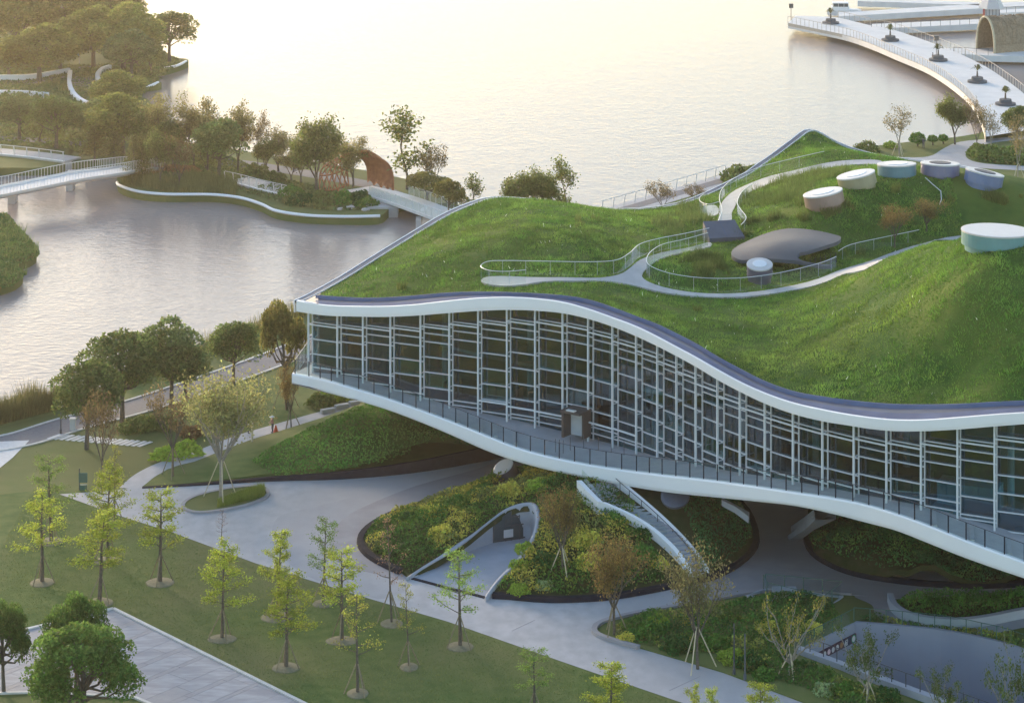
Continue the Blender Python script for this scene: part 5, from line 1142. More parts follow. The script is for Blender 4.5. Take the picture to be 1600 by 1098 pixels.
for kind, px, py, r, lab in (('mid', 1015, 990, 18, 'green shrub near the tip of the lower bed'), ('dark', 1058, 1014, 20, 'dark rounded shrub left of the tall grey-green tree'), ('lime', 1030, 975, 15, 'bright shrub behind the dark rounded one'), ('gold', 1085, 972, 15, 'golden shrub behind the tall grey-green tree'), ('mid', 1118, 1010, 18, 'green shrub right of the tall grey-green tree'), ('lime', 1145, 1032, 18, 'lime shrub at the foot of the black lamp post'), ('dark', 1175, 1040, 20, 'dark shrub right of the grey lamp post'), ('gold', 1200, 985, 16, 'golden shrub left of the pale pruned tree'), ('mid', 1195, 1058, 16, 'leafy shrub at the pale pruned tree foot'), ('gold', 1268, 985, 14, 'golden shrub by the portal fence'), ('pale', 1290, 1082, 16, 'whitish flowering shrub below the ramp parapet'), ('mid', 1320, 1082, 16, 'green shrub below the ramp parapet'), ('dark', 1385, 1092, 18, 'spiky dark shrub under the ramp railing'), ('gold', 980, 1000, 12, 'reddish-gold shrub at the bed tip tree'), ('olive', 1150, 965, 16, 'olive shrub in the middle of the lower bed')):
    bush(kind, px, py, r, lab, 'shrubs in the lower bed', fD)
for kind, px, py, r, lab in (('olive', 208, 672, 18, 'brownish shrub under the tree on the lake road'), ('olive', 232, 668, 20, 'brownish shrub in the middle of the lawn row'), ('olive', 256, 668, 18, 'brownish shrub at the right of the lawn row'), ('red', 300, 680, 16, 'reddish shrub behind the pale spreading tree'), ('olive', 500, 632, 18, 'olive shrub along the path under the museum corner'), ('lime', 525, 622, 18, 'yellow-green shrub along the path under the museum corner')):
    bush(kind, px, py, r, lab, 'shrubs by the lake road')
mb = MB(); e = bush('lime', 280, 714, 33, 'long oval clipped yellow-green hedge beside the garden path', None, None, (1, .38, .75), 'hedge'); e.rotation_euler = (0, 0, .42)
for px, py, r, lab in ((1355, 236, 16, 'pale domed bush left on the far lawn by the lake'), (1160, 285, 27, 'round bush on the promenade behind the roof peak')):
    bush('olive', px, py, r, lab, 'round bushes by the lake')
bush('lime', 1392, 230, 9, 'spiky light bush beside the domed bush', None)
for px, py, r, h, lab in ((1434, 229, 12.5, 22, 'largest ball-clipped tree on the far lawn'), (1457.5, 227, 8, 16, 'middle ball-clipped tree on the far lawn'), (1474, 225, 8, 15, 'right ball-clipped tree on the far lawn')):
    b = G(px, py); s = FPX / b.y; e = empty('topiary_tree', b, lab, 'tree', 'ball-clipped trees')
    mb = MB().tube([(0, 0, -.1), (0, 0, h / s * .6)], .12, 6, False); o = mb.make('trunk', 'bark'); o.parent = e
    o = bpy.data.objects.new('crown', BU['mid'][0]); COL.objects.link(o); o.parent = e; o.location = (0, 0, h / s - r / s * .95); o.scale = (r/s, r/s, r/s*1.15)
    o = bpy.data.objects.new('crown', BU['mid'][0]); COL.objects.link(o); o.parent = e; o.location = (0, 0, h / s - r / s * .9); o.scale = (r/s, r/s, -r/s*.6)
# far right hedge and paths
patch('far_path', [(1300, 246), (1400, 246), (1450, 245), (1475, 232), (1500, 222), (1560, 216), (1640, 208), (1640, 214), (1560, 222), (1518, 232), (1510, 246), (1540, 256), (1640, 262), (1640, 268), (1520, 262), (1470, 254), (1300, 252)], 'concrete', .02)
cover('hedge', GP([(1508, 240), (1520, 232), (1570, 236), (1640, 244), (1640, 262), (1560, 256), (1525, 252)]), lambda x, y: 0*x, 30, .25, 1.1, lambda x, y, rng: mixcol(x, y, rng, [(0, (.09, .11, .03)), (.5, (.11, .13, .035))], 2, 3), seed=71, trim=0)
prom = smooth(GP([(935, 338), (1000, 320), (1060, 302), (1140, 279), (1200, 262), (1300, 247)], .02), 5)
pr = ribbon('promenade', prom, 5.0, 'concrete', .004)
mb = MB(); mb.sweep(prom, RECT(2.0, .01, .012)); mb.make('cycle_lane', 'asphalt', pr)

cover('ground_cover', GP([(1345, 966), (1372, 964), (1420, 974), (1480, 982), (1540, 986), (1592, 998), (1592, 1011), (1530, 994), (1470, 983.5), (1400, 976.5), (1350, 971)]), lambda x, y: 0*x, 70, .12, .8, lambda x, y, rng: mixcol(x, y, rng, [(0, (.05, .085, .02)), (.45, (.09, .12, .025)), (.55, (.26, .21, .04)), (.7, (.15, .12, .04))], 2, 5), seed=91, trim=0)
# ================================================================== FAR THINGS
def rail(P, h, step, parent, mat='bridge_white', bar=True, w=.09, panel=None, lean=0.0):
    pts = resample(P, step)
    for i, a in enumerate(pts):
        t = (pts[min(i+1, len(pts)-1)] - pts[max(0, i-1)]).normalized(); nn = Vector((t.y, -t.x, 0)) * lean
        beam('rail_post', a, a + Z*h + nn, w, w * 1.6, mat, parent)
    mb = MB(); mb.tube([p + Z*h for p in P], .05, 5); mb.make('handrail', mat, parent)
    if panel: mb = MB(); mb.sweep(P, [(-.012, .1), (.012, .1), (.012, h - .08), (-.012, h - .08)]); mb.make('infill', panel, parent)
    if bar:
        for f in (.35, .65): mb = MB(); mb.tube([p + Z*h*f for p in P], .025, 4); mb.make('wire', mat, parent)
rail(smooth(GP([(940, 331), (1000, 314), (1060, 296), (1133, 274)], .05), 4), 1.5, 2.6, pr, 'bridge_white', False, .12, None, .25)
# ---- white arched bridge, left
BR = empty('white_bridge', G(100, 285), 'slender white footbridge arching over the channel at the left', 'bridge')
mid = [G(a, b, z) for a, b, z in ((-120, 322, 1.2), (0, 300, 1.7), (60, 288, 2.2), (120, 276, 2.5), (170, 269, 2.4), (205, 264, 1.6), (235, 262, .6))]; mid = smooth(mid, 6)
mb = MB(); mb.sweep(mid, [(-2.4, -.15), (-2.6, .25), (-2.3, .25), (-2.2, .0), (2.2, .0), (2.3, .25), (2.6, .25), (2.4, -.15), (1.2, -.7), (-1.2, -.7)]); mb.make('deck', 'bridge_white', BR)
for sgn in (-1, 1):
    off = []
    for i, p in enumerate(mid):
        t = (mid[min(i+1, len(mid)-1)] - mid[max(0, i-1)]).normalized(); off.append(p + Vector((t.y, -t.x, 0)) * 2.45 * sgn + Z*.2)
    rail(off, 1.35, .5, BR, 'bridge_white', False, .045)
for a, b in ((20, 303), (110, 283)):
    p = G(a, b, 0); mb = MB(); mb.box((-.5, -1.2, -2), (.5, 1.2, 1.4), None, p); mb.make('pier', 'pier_grey', BR)
# ---- quay with curved posts (left) and island quay
def quay(name, px, label, wall_h=1.0, width=4.0, step=2.4):
    P = smooth(GP(px, .25), 5); e = empty(name, P[0], label, 'quay')
    mb = MB(); mb.sweep(P, [(0, -1.6), (.12, -.05), (.12, 0), (-width, 0), (-width, -1.6)]); mb.make('wall', 'pier_grey', e)
    mb = MB(); mb.sweep(P, RECT(.3, .12)); mb.make('coping', 'white_panel', e); rail(P, 1.45, step, e, 'bridge_white', False, .11, None, .2); return e
quay('quay', [(-60, 236), (0, 241), (50, 246), (100, 252.5)], 'straight quay with bowed white posts at the far left channel')
quay('island_quay', [(352, 283), (375, 288), (405, 296), (448, 306)], 'sloping quay with bowed white posts on the island', step=1.9)
patch('park_path', [(-60, 216), (0, 213), (100, 218), (140, 222), (140, 229), (100, 226), (0, 220), (-60, 223)], 'asphalt', .03)
patch('park_path', [(-60, 126), (0, 127), (60, 124), (108, 117), (120, 106), (150, 102), (185, 102), (165, 112), (158, 130), (140, 150), (133, 165), (122, 165), (112, 150), (108, 128), (100, 122), (60, 131), (0, 134), (-60, 132)], 'concrete_dark', .03)
patch('island_path', [(330, 255), (380, 262), (450, 272), (520, 284), (580, 296), (640, 318), (660, 316), (600, 290), (540, 276), (460, 263), (390, 252), (330, 247)], 'asphalt', .03)
for px, label in (([(110, 118), (108, 132), (112, 148), (122, 160), (136, 168)], 'white sinuous bench wall along the far park road'), ([(-40, 129), (0, 126), (45, 125), (80, 120), (108, 115)], 'long low white wall across the far park'), ([(-40, 149), (0, 150), (40, 151), (75, 154)], 'lower white wall in the far park meadow'), ([(163, 140), (155, 132), (152, 124), (160, 114), (172, 110)], 'short white wall on the lake side of the park road')):
    tag(MB().sweep(smooth(GP(px), 6), RECT(.7, 1.0)).make('white_wall', 'white_panel'), label, 'wall', 'white park walls')
# ---- weathered-steel pavilion on the island
PV = empty('pavilion', G(560, 295), 'rust-coloured woven steel pavilion arching over the island path', 'pavilion')
def pv(px, py, z): return G(px, py, z)
rows = []
foot = smooth([G(a, b, 0) for a, b in ((575, 286), (585, 290), (596, 294), (606, 297), (614, 299))], 4); ap = smooth([G(a, b, z) for a, b, z in ((545, 243, 4.4), (560, 238, 4.9), (572, 237, 5.0), (580, 240, 4.7), (586, 248, 4.0))], 4)
for i, (f_, a) in enumerate(zip(foot, ap)):
    row = []
    for k in range(9):
        t = k / 8; p = f_.lerp(a, t); p = p + Vector((.9 * math.sin(t * math.pi), .8 * math.sin(t * math.pi), .9 * math.sin(t * math.pi * .9)))
        if k == 0: p = p + Z * (.55 * abs(math.sin(i * math.pi / 4)))
        row.append(p)
    rows.append(row)
mb = MB(); mb.loft(rows); mb.loft([[p + Vector((-.12, -.1, .02)) for p in r] for r in rows]); mb.make('shell', 'rust', PV)
lf = smooth([G(a, b, 0) for a, b in ((500, 300), (512, 303), (524, 301), (537, 296), (545, 291))], 4); la = smooth([G(a, b, z) for a, b, z in ((520, 252, 3.2), (530, 247, 4.0), (540, 243, 4.5), (550, 240, 4.8), (560, 238, 4.9))], 4)
def lp(u, t):
    k = u * (len(lf) - 1.001); j = int(k); a = lf[j].lerp(lf[j+1], k - j); b = la[j].lerp(la[j+1], k - j); p = a.lerp(b, t); return p + Vector((-.8 * math.sin(t * math.pi), .2, .9 * math.sin(t * math.pi)))
for i in range(7):
    for s_ in (-1, 1):
        P_ = [lp(max(0, min(1, i / 6 + s_ * (t / 8 - .5) * .5)), t / 8) for t in range(9)]; mb = MB(); mb.tube(P_, .09, 4); mb.make('lattice_bar', 'rust', PV)
for t in (0.05, .35, .65, .98):
    mb = MB(); mb.tube([lp(i / 8, t) for i in range(9)], .1, 4); mb.make('lattice_bar', 'rust', PV)
mb = MB(); mb.tube([la[i] for i in range(len(la))] + [ap[i] for i in range(4, len(ap))], .22, 6); mb.make('ridge', 'rust', PV, True)
mb = MB(); mb.tube([ap[-1]] + [rows[-1][k] for k in range(8, -1, -1)], .16, 6); mb.make('rib', 'rust', PV, True)
# ---- footbridge from the island to the bank
FB_ = empty('footbridge', G(640, 325), 'short grey footbridge with glass railings between island and museum bank', 'bridge')
mid = smooth([G(a, b, z) for a, b, z in ((560, 294, .3), (600, 303, .55), (640, 315, .9), (690, 333, .9), (745, 352, .5))], 5)
mb = MB(); mb.sweep(mid, [(-2.5, 0), (2.5, 0), (2.5, -.35), (1.5, -.8), (-1.5, -.8), (-2.5, -.35)]); mb.make('deck', 'bridge_white', FB_)
for sgn in (-1, 1):
    off = []
    for i, p in enumerate(mid[5:] if sgn > 0 else mid[7:]):
        j = mid.index(p); t = (mid[min(j+1, len(mid)-1)] - mid[max(0, j-1)]).normalized(); off.append(p + Vector((t.y, -t.x, 0)) * 2.4 * sgn)
    rail(off, 1.3, 1.6, FB_, 'bridge_white', False, .07, 'rail_glass')
mb = MB(); mb.box((-.35, -1, -2.5), (.35, 1, .2), None, G(654, 343, 0)); mb.make('pier', 'pier_grey', FB_)
mb = MB(); mb.box((-3, -2, -2), (1.5, 2, .3), None, G(606, 322, 0)); mb.make('abutment', 'pier_grey', FB_)
# ---- island shrubs, reeds
random.seed(12)
for i, (kind, px, py, r, lab) in enumerate((('mid', 455, 305, 16, 'rounded shrub left of the island pavilion'), ('dark', 470, 318, 18, 'dark shrub on the island tip nearest the water'), ('olive', 505, 318, 20, 'wide shrub in front of the pavilion lattice'), ('mid', 535, 316, 18, 'green shrub below the pavilion opening'), ('dark', 562, 314, 16, 'dark shrub left of the footbridge foot'), ('mid', 574, 322, 14, 'bright shrub at the footbridge foot'), ('red', 240, 272, 14, 'brownish shrub among the left island trees'), ('red', 268, 270, 14, 'brownish shrub under the middle island trees'), ('red', 295, 272, 14, 'brownish shrub right of the island rocks'), ('olive', 400, 272, 16, 'olive shrub by the island path wall'), ('olive', 430, 282, 14, 'small olive shrub above the island quay'))):
    bush(kind, px, py, r, lab, 'shrubs on the island')
def reeds(name, px, n, h, col, seed, w=.05, thick=True):
    rng = np.random.default_rng(seed); P = GP(px); xs = [p.x for p in P]; ys = [p.y for p in P]; x = rng.uniform(min(xs), max(xs), n*3); y = rng.uniform(min(ys), max(ys), n*3); k = inpoly(x, y, P); x, y = x[k][:n], y[k][:n]
    nz = .5 + vnoise(x, y, 2, seed); V, F, T = blades(np.stack([x, y, 0*x - .3], 1), h * nz, w, np.array(col)[None] * (.7 + .5*nz)[:, None], rng, .18, .3); tag(obj(name, V, F, 'grass', tint=T), kind='stuff')
reeds('reeds', [(-120, 685), (-100, 664), (0, 644), (60, 632), (105, 622), (120, 632), (60, 648), (0, 664), (-80, 684)], 9000, 1.9, (.13, .125, .045), 3)
reeds('reeds', [(180, 600), (300, 550), (400, 508), (470, 482), (480, 494), (400, 522), (300, 562), (200, 604)], 6000, 1.6, (.14, .13, .045), 4)
reeds('reeds', [(190, 288), (260, 300), (370, 305), (370, 290), (330, 280), (230, 278), (190, 280)], 7000, 1.5, (.10, .11, .04), 5)
cover('spit_growth', smooth(GP([(-140, 325), (0, 333), (25, 350), (60, 388), (54, 404), (24, 412), (40, 425), (20, 445), (-30, 455), (-140, 470)]), 3, True), lambda x, y: 0*x - .2, 40, .16, .8, lambda x, y, rng: mixcol(x, y, rng, [(0, (.05, .085, .025)), (.5, (.075, .11, .03))], 3, 2), seed=81, trim=-1)
cover('park_undergrowth', GP([(-80, 240), (0, 228), (100, 235), (180, 262), (190, 230), (230, 200), (230, 150), (290, 96), (230, 60), (180, 100), (100, 100), (-80, 100)]), lambda x, y: 0*x, 7, .35, lambda x, y: 1.6 * np.maximum(vnoise(x, y, 9, 5) - .35, 0), lambda x, y, rng: mixcol(x, y, rng, [(0, (.09, .10, .035)), (.5, (.12, .115, .045))], 5, 2), seed=82, trim=1)
cover('island_undergrowth', GP([(195, 285), (230, 296), (330, 297), (380, 302), (440, 320), (500, 330), (585, 330), (560, 305), (480, 290), (430, 272), (380, 250), (300, 236), (240, 236), (190, 262)]), lambda x, y: 0*x, 14, .28, lambda x, y: 1.3 * np.maximum(vnoise(x, y, 6, 3) - .3, 0), lambda x, y, rng: mixcol(x, y, rng, [(0, (.085, .09, .035)), (.5, (.11, .105, .04))], 4, 2), seed=83, trim=.6)
# ---- curved boardwalk at the far right
BW = empty('boardwalk', G(1440, 100), 'wide curved pale boardwalk sweeping across the lake at the right', 'boardwalk')
fe = smooth([G(a, b, .9) for a, b in ((1231, 37), (1275, 46), (1325, 57), (1365, 71), (1400, 86), (1450, 107.5), (1492, 135), (1520, 162), (1534, 190), (1540, 214))], 5)
be = smooth([G(a, b, .9) for a, b in ((1243, 25), (1278, 26), (1310, 28), (1360, 40), (1400, 48), (1482, 77), (1532, 100), (1566, 121), (1604, 150), (1650, 196))], 5)
mb = MB(); mb.loft([[a - Z*1.0, a, b, b - Z*1.0] for a, b in zip(fe, be)]); mb.add([fe[0], be[0], be[0] - Z, fe[0] - Z], [(0, 1, 2, 3)]); mb.make('deck', 'bridge_white', BW)
mb = MB(); mb.loft([[a + Vector((.1, -.2, .1)), a + Vector((0, .2, .1)), a + Vector((0, .2, -.5)), a + Vector((.1, -.2, -.5))] for a in fe], closed=True); mb.make('edge_beam', 'rail_warm', BW)
rail(fe, 1.5, 1.4, BW, 'rail_warm', False, .08); rail(be[10:], 1.4, 2.0, BW, 'rail_warm', False, .07)
for px, py, lab in ((1298, 37, 'farthest'), (1391, 64, 'second farthest'), (1466, 95, 'middle'), (1527, 129, 'second nearest'), (1571, 164, 'nearest')):
    b = G(px, py, .9); e = empty('planter', b, 'stepped grey planter with a small palm, %s on the boardwalk' % lab, 'planter', 'boardwalk planters')
    mb = MB(); mb.lathe([(1.75, 0), (1.75, .35), (1.1, .4), (1.0, 1.0), (.9, 1.0)], 20, None, b); mb.make('pot', 'canopy_grey', e)
    mb = MB(); mb.tube([b + Z, b + Z*2.0], [.18, .12], 6); mb.make('trunk', 'bark', e)
    rng = np.random.default_rng(px); n = 26; a = rng.uniform(0, 6.28, n); rr = rng.uniform(.6, 1.5, n); V = []; F = []
    for i in range(n):
        d = np.array([math.cos(a[i]), math.sin(a[i]), 0]); c = np.array(b) + [0, 0, 2.0]; s = np.array([-d[1], d[0], 0]) * .13; m_ = c + d*rr[i]*.5 + [0, 0, .9*(1.6-rr[i]) + .4]; t = c + d*rr[i] + [0, 0, .7*(1.6 - rr[i]) + .1]
        k = len(V); V += [c, m_ - s, m_ + s, t]; F.append((k, k+1, k+3, k+2))
    obj('fronds', V, F, 'leaf', e, tint=np.tile([[.13, .14, .06]], (len(V), 1)))
# lamp with dark banner among the planters
for px, py, h, lab in ((1463, 92, 36, 'dark-topped lamp post behind the middle planter'), (1236, 32, 26, 'lamp post at the outer tip of the boardwalk')):
    b = G(px, py, .9); s = FPX / b.y; e = empty('lamp_post', b, lab, 'lamp', 'boardwalk lamps'); beam('pole', b, b + Z*(h/s), .12, .12, 'dark_metal', e); mb = MB(); mb.box((-.45, -.25, 0), (.45, .25, .9), None, b + Z*(h/s - .9)); mb.make('lantern', 'dark_metal', e)
# docks
def dock(px, label, z=.5, rails=()):
    P = [G(a, b, z) for a, b in px]; e = empty('dock', P[0], label, 'dock', 'floating docks'); n = len(P)
    mb = MB(); mb.add(P + [p - Z*1.2 for p in P], [tuple(range(n))] + [(i, (i+1) % n, n + (i+1) % n, n + i) for i in range(n)]); mb.make('deck', 'bridge_white', e)
    for i, j in rails: rail([P[i], P[j]], 1.2, 2.2, e, 'canopy_grey', False, .07)
dock([(1362, 45.5), (1540, 37), (1660, 34), (1660, 24), (1540, 30), (1362, 38)], 'grey dock behind the boardwalk leading to the tower', rails=((0, 1),))
dock([(1310, 26), (1540, 13), (1700, 4), (1700, -2), (1535, 6), (1310, 20)], 'wide pale dock behind the moored boat')
dock([(1490, 84), (1545, 87), (1680, 90), (1680, 76), (1560, 75), (1478, 76)], 'near dock carrying the woven shell', rails=((0, 1),))
dock([(1340, 2), (1430, 5), (1530, 8.5), (1530, 4), (1430, 0), (1340, -2)], 'thin dock across the top right')
dock([(1558, 21), (1700, 14), (1700, 8), (1558, 16)], 'short dock right of the tower', rails=((0, 1),))
# woven shell
SHL = empty('woven_shell', G(1540, 80, .5), 'long woven wicker barrel shell on the near dock, cut by the right edge', 'pavilion')
c0 = G(1540, 80, .5); c1 = c0 + Vector((.92, .39, 0)) * 24; ax = (c1 - c0).normalized(); sd = Vector((-ax.y, ax.x, 0)); Lh = (c1 - c0).length
def arch(u, t, r=1.0): return c0 + ax*u + sd * (3.1 * r * math.cos(t)) + Z * (6.6 * r * math.sin(t) ** .8)
mb = MB(); rows = [[arch(u, math.pi * k / 16) for k in range(17)] for u in np.linspace(0, Lh, 14)]; mb.loft(rows); mb.make('shell', 'wicker', SHL)
rng = np.random.default_rng(8); mb = MB()
for i in range(900):
    u = rng.uniform(0, Lh); t = rng.uniform(.15, math.pi - .15); du, dt = rng.uniform(-.35, .35), rng.uniform(.08, .3); mb.tube([arch(u, t, 1.015), arch(u + du, min(t + dt, 3.0), 1.02)], .06, 3, False)
o = mb.make('weave', 'wicker', SHL); o['kind'] = 'stuff'
mb = MB(); mb.tube([arch(0, math.pi * k / 16, 1.0) for k in range(17)], .22, 6); mb.make('rim', 'stake_pale', SHL, True)
# tower with pyramid roof
b = G(1549, 30, .5); e = empty('dock_tower', b, 'small square dock tower with pale faceted roof at the top right', 'tower')
mb = MB(); mb.box((-1.5, -1.5, 0), (1.5, 1.5, 2.4), None, b); mb.make('wall', 'pier_grey', e)
mb = MB(); mb.lathe([(2.7, 2.3), (2.6, 2.6), (1.2, 5.2), (.05, 5.6)], 6, None, b); mb.make('roof', 'sky_white', e)
for k in range(5): beam('slat', b + Vector((-1.4 + k*.7, -1.53, .1)), b + Vector((-1.4 + k*.7, -1.53, 2.2)), .12, .06, 'canopy_grey', e)
beam('door', b + Vector((-1.58, -.9, .1)), b + Vector((-1.58, -.9, 2.2)), .7, .1, 'red_paint', e)
# moored boat
b = G(1318, 24, -1.0); e = empty('cabin_boat', b, 'white cabin boat moored behind the boardwalk tip', 'boat'); Rz = Matrix.Rotation(-.06, 3, 'Z')
mb = MB(); mb.loft([[Rz @ Vector((x_, y_, z_)) + b for y_, z_ in ((-w_, 1.3), (-w_*.8, 0), (w_*.8, 0), (w_, 1.3))] for x_, w_ in ((-3.4, 1.1), (-2, 1.35), (1.5, 1.35), (3.0, .8), (3.8, .1))], closed=True); mb.make('hull', 'boat_white', e)
mb = MB(); mb.box((-2.6, -1.1, 1.2), (1.2, 1.1, 1.9), Rz, b); mb.box((-2.4, -1.0, 2.6), (1.0, 1.0, 2.75), Rz, b)
for x_ in (-2.3, -1.2, 0, .9):
    for y_ in (-.95, .9): mb.box((x_, y_, 1.9), (x_ + .08, y_ + .08, 2.6), Rz, b)
mb.make('cabin', 'boat_white', e); mb = MB(); mb.box((-2.2, -.9, 1.9), (.9, .9, 2.58), Rz, b); mb.make('windows', 'window_dark', e)
beam('mast', b + Z*2.75 + Vector((.3, 0, 0)), b + Z*4.2 + Vector((.3, 0, 0)), .06, .06, 'boat_white', e)
# ---- lamps, posts, bin, cone
def lamp(px, py, h, label, mat='dark_metal', head='lens_white'):
    b = G(px, py, .0); s = FPX / b.y; hm = h / s; e = empty('street_lamp', b, label, 'lamp'); mb = MB(); mb.tube([b, b + Z*.5, b + Z*.55, b + Z*(hm - .5)], [.13, .12, .07, .05], 8); mb.make('pole', mat, e)
    if head != 'lens_white': mb = MB(); mb.lathe([(.05, hm - .5), (.06, hm - .1), (.02, hm)], 8, None, b); mb.make('cap', mat, e); return
    mb = MB(); mb.lathe([(.08, hm - .5), (.24, hm - .38), (.2, hm - .05), (.05, hm)], 10, None, b); mb.make('lantern', head, e); beam('arm', b + Vector((-.3, 0, hm - .55)), b + Vector((.3, 0, hm - .55)), .05, .05, mat, e)
lamp(95, 678, 50, 'black street lamp standing beside the lake road')
lamp(1147, 1055, 82, 'black lamp post rising from the lower bed shrubs', 'dark_metal', 'dark_metal'); lamp(1164, 1063, 74, 'slimmer grey lamp post right of the black one', 'canopy_grey', 'canopy_grey')
tag(MB().box((-.28, -.28, 0), (.28, .28, 1.1), None, G(114, 672)).box((-.33, -.33, 1.1), (.33, .33, 1.25), None, G(114, 672)).make('stone_bollard', 'pier_grey'), 'square grey stone bollard on the lake road kerb', 'bollard')
b = G(129, 765); e = empty('notice_board', b, 'dark green notice board on a post by the driveway tip', 'sign'); beam('post', b + Vector((-.3, 0, 0)), b + Vector((-.3, 0, 2.0)), .08, .08, 'dark_metal', e); mb = MB(); mb.box((-.35, -.05, .7), (.45, .05, 1.6), None, b); mb.make('board', 'bin_green', e)
mb = MB(); mb.box((-.25, -.2, 0), (.4, .2, .5), None, b); mb.make('base', 'bin_green', e)
b = G(124, 101); e = empty('park_sign', b, 'blue sign on a tall pole in the far park', 'sign'); beam('pole', b, b + Z*4, .14, .14, 'pier_grey', e); mb = MB(); mb.box((-.9, -.06, 1.2), (0, .06, 2.0), None, b + Vector((0, 0, .4))); mb.make('board', 'blue_paint', e)
b = G(431, 675); e = empty('traffic_cone', b, 'orange traffic cone beside the worker in a straw hat', 'cone'); mb = MB(); mb.lathe([(.24, .05), (.06, .7), (.04, .72)], 14, None, b); mb.make('body', 'cone_orange', e); mb = MB(); mb.box((-.28, -.28, 0), (.28, .28, .05), None, b); mb.make('foot', 'cone_orange', e)
b = G(394, 691, .1); tag(MB().tube([b, b + Z*1.9], .11, 8).make('timber_post', 'stake_pale'), 'pale timber post beside the worker in a white shirt', 'post')
for k in range(5):
    a = G(512 + k * 22, 645 - k * 6.2, 0); beam_ = MB().box((-.75, -.25, 0), (.75, .25, .45 + .05 * (k % 2)), Matrix.Rotation(.55, 3, 'Z'), a)
    tag(beam_.make('stone_bench', 'pier_grey'), 'pale stone bench block beside the path under the museum corner, %s from the workers' % ('first', 'second', 'third', 'fourth', 'fifth')[k], 'bench', 'stone benches on the path')
# ---- people
def person(px, py, label, shirt, legs='trousers', hat=None, sit=False, face=0.0, z=0.02, hm=1.68, bend=0.0):
    b = G(px, py, z); e = empty('person', b, label, 'person'); e.rotation_euler = (0, 0, face); k = hm / 1.7
    J = {'pel': (0, 0, .93), 'chest': (0, -.05 - bend*.25, 1.28 - bend*.06), 'neck': (0, -.05 - bend*.4, 1.46 - bend*.12), 'head': (0, -.07 - bend*.5, 1.60 - bend*.16)}
    for s, n in ((-1, 'l'), (1, 'r')):
        J['hip'+n] = (s*.10, 0, .88); J['kne'+n] = (s*.12, -.04, .48); J['ank'+n] = (s*.12, .02, .07); J['toe'+n] = (s*.13, -.16, .03)
        J['sho'+n] = (s*.19, -.05 - bend*.35, 1.40 - bend*.1); J['elb'+n] = (s*.26, -.10 - bend*.4, 1.13 - bend*.1); J['wri'+n] = (s*.20, -.33 - bend*.3, 1.02); J['han'+n] = (s*.19, -.42 - bend*.3, 1.0)
    if sit:
        for n in J: J[n] = (J[n][0], J[n][1], J[n][2] - .45)
        for s, n in ((-1, 'l'), (1, 'r')): J['kne'+n] = (s*.12, -.42, .47); J['ank'+n] = (s*.12, -.45, .07); J['toe'+n] = (s*.12, -.6, .03)
    names = list(J); ed = [('pel', 'chest'), ('chest', 'neck'), ('neck', 'head')]
    for n in 'lr': ed += [('pel', 'hip'+n), ('hip'+n, 'kne'+n), ('kne'+n, 'ank'+n), ('ank'+n, 'toe'+n), ('chest', 'sho'+n), ('sho'+n, 'elb'+n), ('elb'+n, 'wri'+n), ('wri'+n, 'han'+n)]
    rad = {'pel': .15, 'ches': .16, 'neck': .06, 'head': .105, 'hip': .10, 'kne': .07, 'ank': .045, 'toe': .04, 'sho': .065, 'elb': .048, 'wri': .036, 'han': .04}
    me = bpy.data.meshes.new('body'); me.from_pydata([tuple(np.array(J[n]) * k) for n in names], [(names.index(a), names.index(c)) for a, c in ed], []); o = bpy.data.objects.new('body', me); COL.objects.link(o)
    m = o.modifiers.new('s', 'SKIN'); o.modifiers.new('u', 'SUBSURF').levels = 1
    for i, n in enumerate(names):
        r = next(v for kk, v in rad.items() if n.startswith(kk)); me.skin_vertices[0].data[i].radius = (r*k, r*k); me.skin_vertices[0].data[i].use_root = n == 'pel'
    dg = bpy.context.evaluated_depsgraph_get(); em = bpy.data.meshes.new_from_object(o.evaluated_get(dg)); o.modifiers.clear(); o.data = em
    em.materials.clear()
    for mt in ('skin', shirt, legs): em.materials.append(M(mt))
    dz = .45 if sit else 0
    for p in em.polygons:
        c = p.center / k; zz = c.z + dz; p.use_smooth = True
        p.material_index = 2 if (zz < .95 and abs(c.y) < .9 and not (c.y < -.25 and zz > .9)) else (0 if zz > 1.45 - bend*.1 or (c.y < -.30 - bend*.25 and zz > .9) else 1)
    o.parent = e
    if hat:
        h = J['head']; mb = MB(); mb.lathe([(.27*k, (h[2]+.03)*k), (.25*k, (h[2]+.05)*k), (.1*k, (h[2]+.16)*k), (.02, (h[2]+.2)*k)], 14, None, (0, h[1]*k, 0)); ho = mb.make('hat', hat); ho.parent = e
    else:
        h = J['head']; mb = MB(); mb.lathe([(.09*k, (h[2]-.02)*k), (.118*k, (h[2]+.05)*k), (.07*k, (h[2]+.125)*k), (.01, (h[2]+.13)*k)], 12, None, (0, (h[1]+.02)*k, 0)); ho = mb.make('hair', 'kerb_black'); ho.parent = e
    return e
person(426, 676, 'person in a plaid shirt and pale straw hat standing on the garden path', 'plaid', 'trousers', 'hat', face=-1.2)
person(388, 677, 'person in a white shirt bending beside the timber post', 'shirt_pale', 'trousers', None, face=1.6, bend=.6)
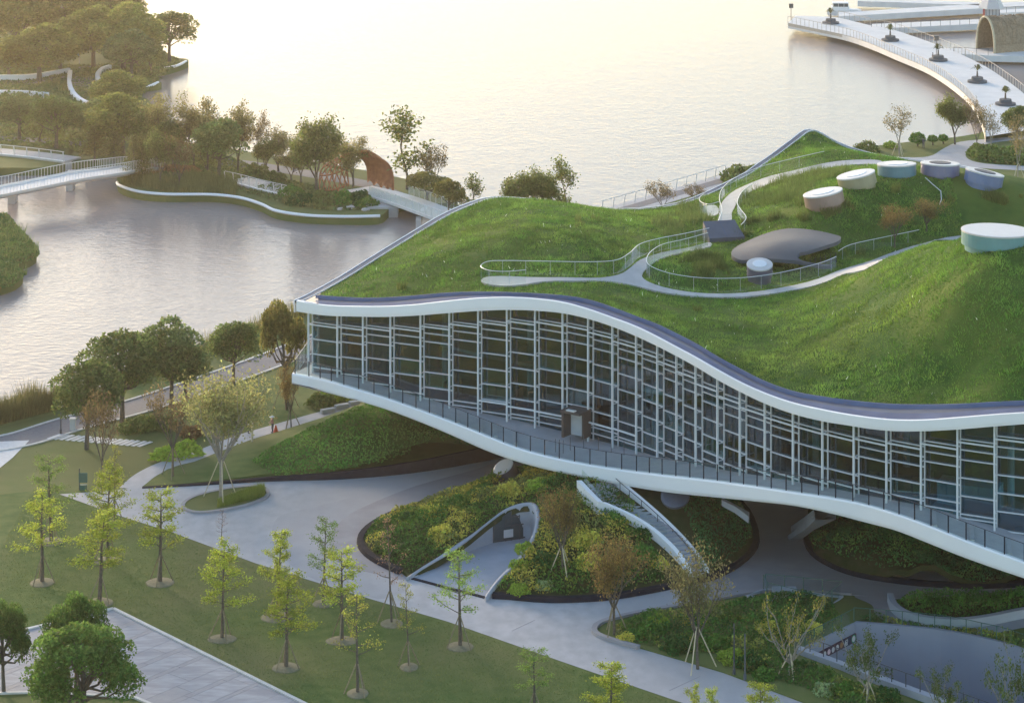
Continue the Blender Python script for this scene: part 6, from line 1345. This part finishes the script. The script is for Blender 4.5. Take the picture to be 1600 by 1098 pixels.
person(1457, 93, 'seated person in dark clothes beside the middle boardwalk planter', 'trousers', 'trousers', None, sit=True, face=1.2, z=.9)
person(1443, 232, 'person in dark clothes on the far lawn by the ball-clipped trees', 'trousers', 'trousers', None, face=.4)

# boulders on the island
def boulder(px, py, r, label, seed, mat='pier_grey'):
    rng = np.random.default_rng(seed); b = G(px, py, 0); s = r / FPX * b.y; bm = bmesh.new(); bmesh.ops.create_icosphere(bm, subdivisions=2, radius=1)
    for v in bm.verts: v.co = v.co * (1 + .25 * math.sin(v.co.x * 3.1 + seed) * math.cos(v.co.y * 2.7 + seed)) + Vector(rng.normal(0, .05, 3)); v.co = Vector((v.co.x * s, v.co.y * s * .8, v.co.z * s * .6 + .1)) + b
    me = bpy.data.meshes.new('boulder'); bm.to_mesh(me); bm.free(); me.materials.append(M(mat)); o = bpy.data.objects.new('boulder', me); COL.objects.link(o); tag(o, label, 'rock', 'island boulders')
boulder(548, 326, 7, 'pale boulder left of the footbridge on the island bank', 1); boulder(571, 329, 6, 'pale boulder nearest the footbridge on the island bank', 2); boulder(531, 328, 5, 'small pale boulder leftmost on the island bank', 3)
boulder(246, 279, 9, 'brown boulder under the left island trees', 4, 'mulch'); boulder(274, 277, 10, 'largest brown boulder in the island reeds', 5, 'mulch'); boulder(298, 281, 7, 'smaller brown boulder right in the island reeds', 6, 'mulch')

reeds('reeds', [(-140, 330), (0, 338), (25, 354), (62, 390), (52, 402), (24, 410), (42, 426), (20, 444), (-30, 452), (-140, 465)], 9000, 1.2, (.10, .14, .045), 6, .05)
# ================================================================== HAZE
mh, nh, lh, bh = newmat('haze'); nh.remove(bh)
pv = nh.new('ShaderNodeVolumePrincipled'); pv.inputs['Color'].default_value = (1.0, .94, .88, 1)
pv.inputs['Density'].default_value = HAZE; pv.inputs['Anisotropy'].default_value = .86
lh.new(pv.outputs[0], nh['Material Output'].inputs['Volume'])
mb = MB().box((-900, -140, -5), (900, 1600, 97)); hz = mb.make('haze', 'haze'); hz['kind'] = 'stuff'
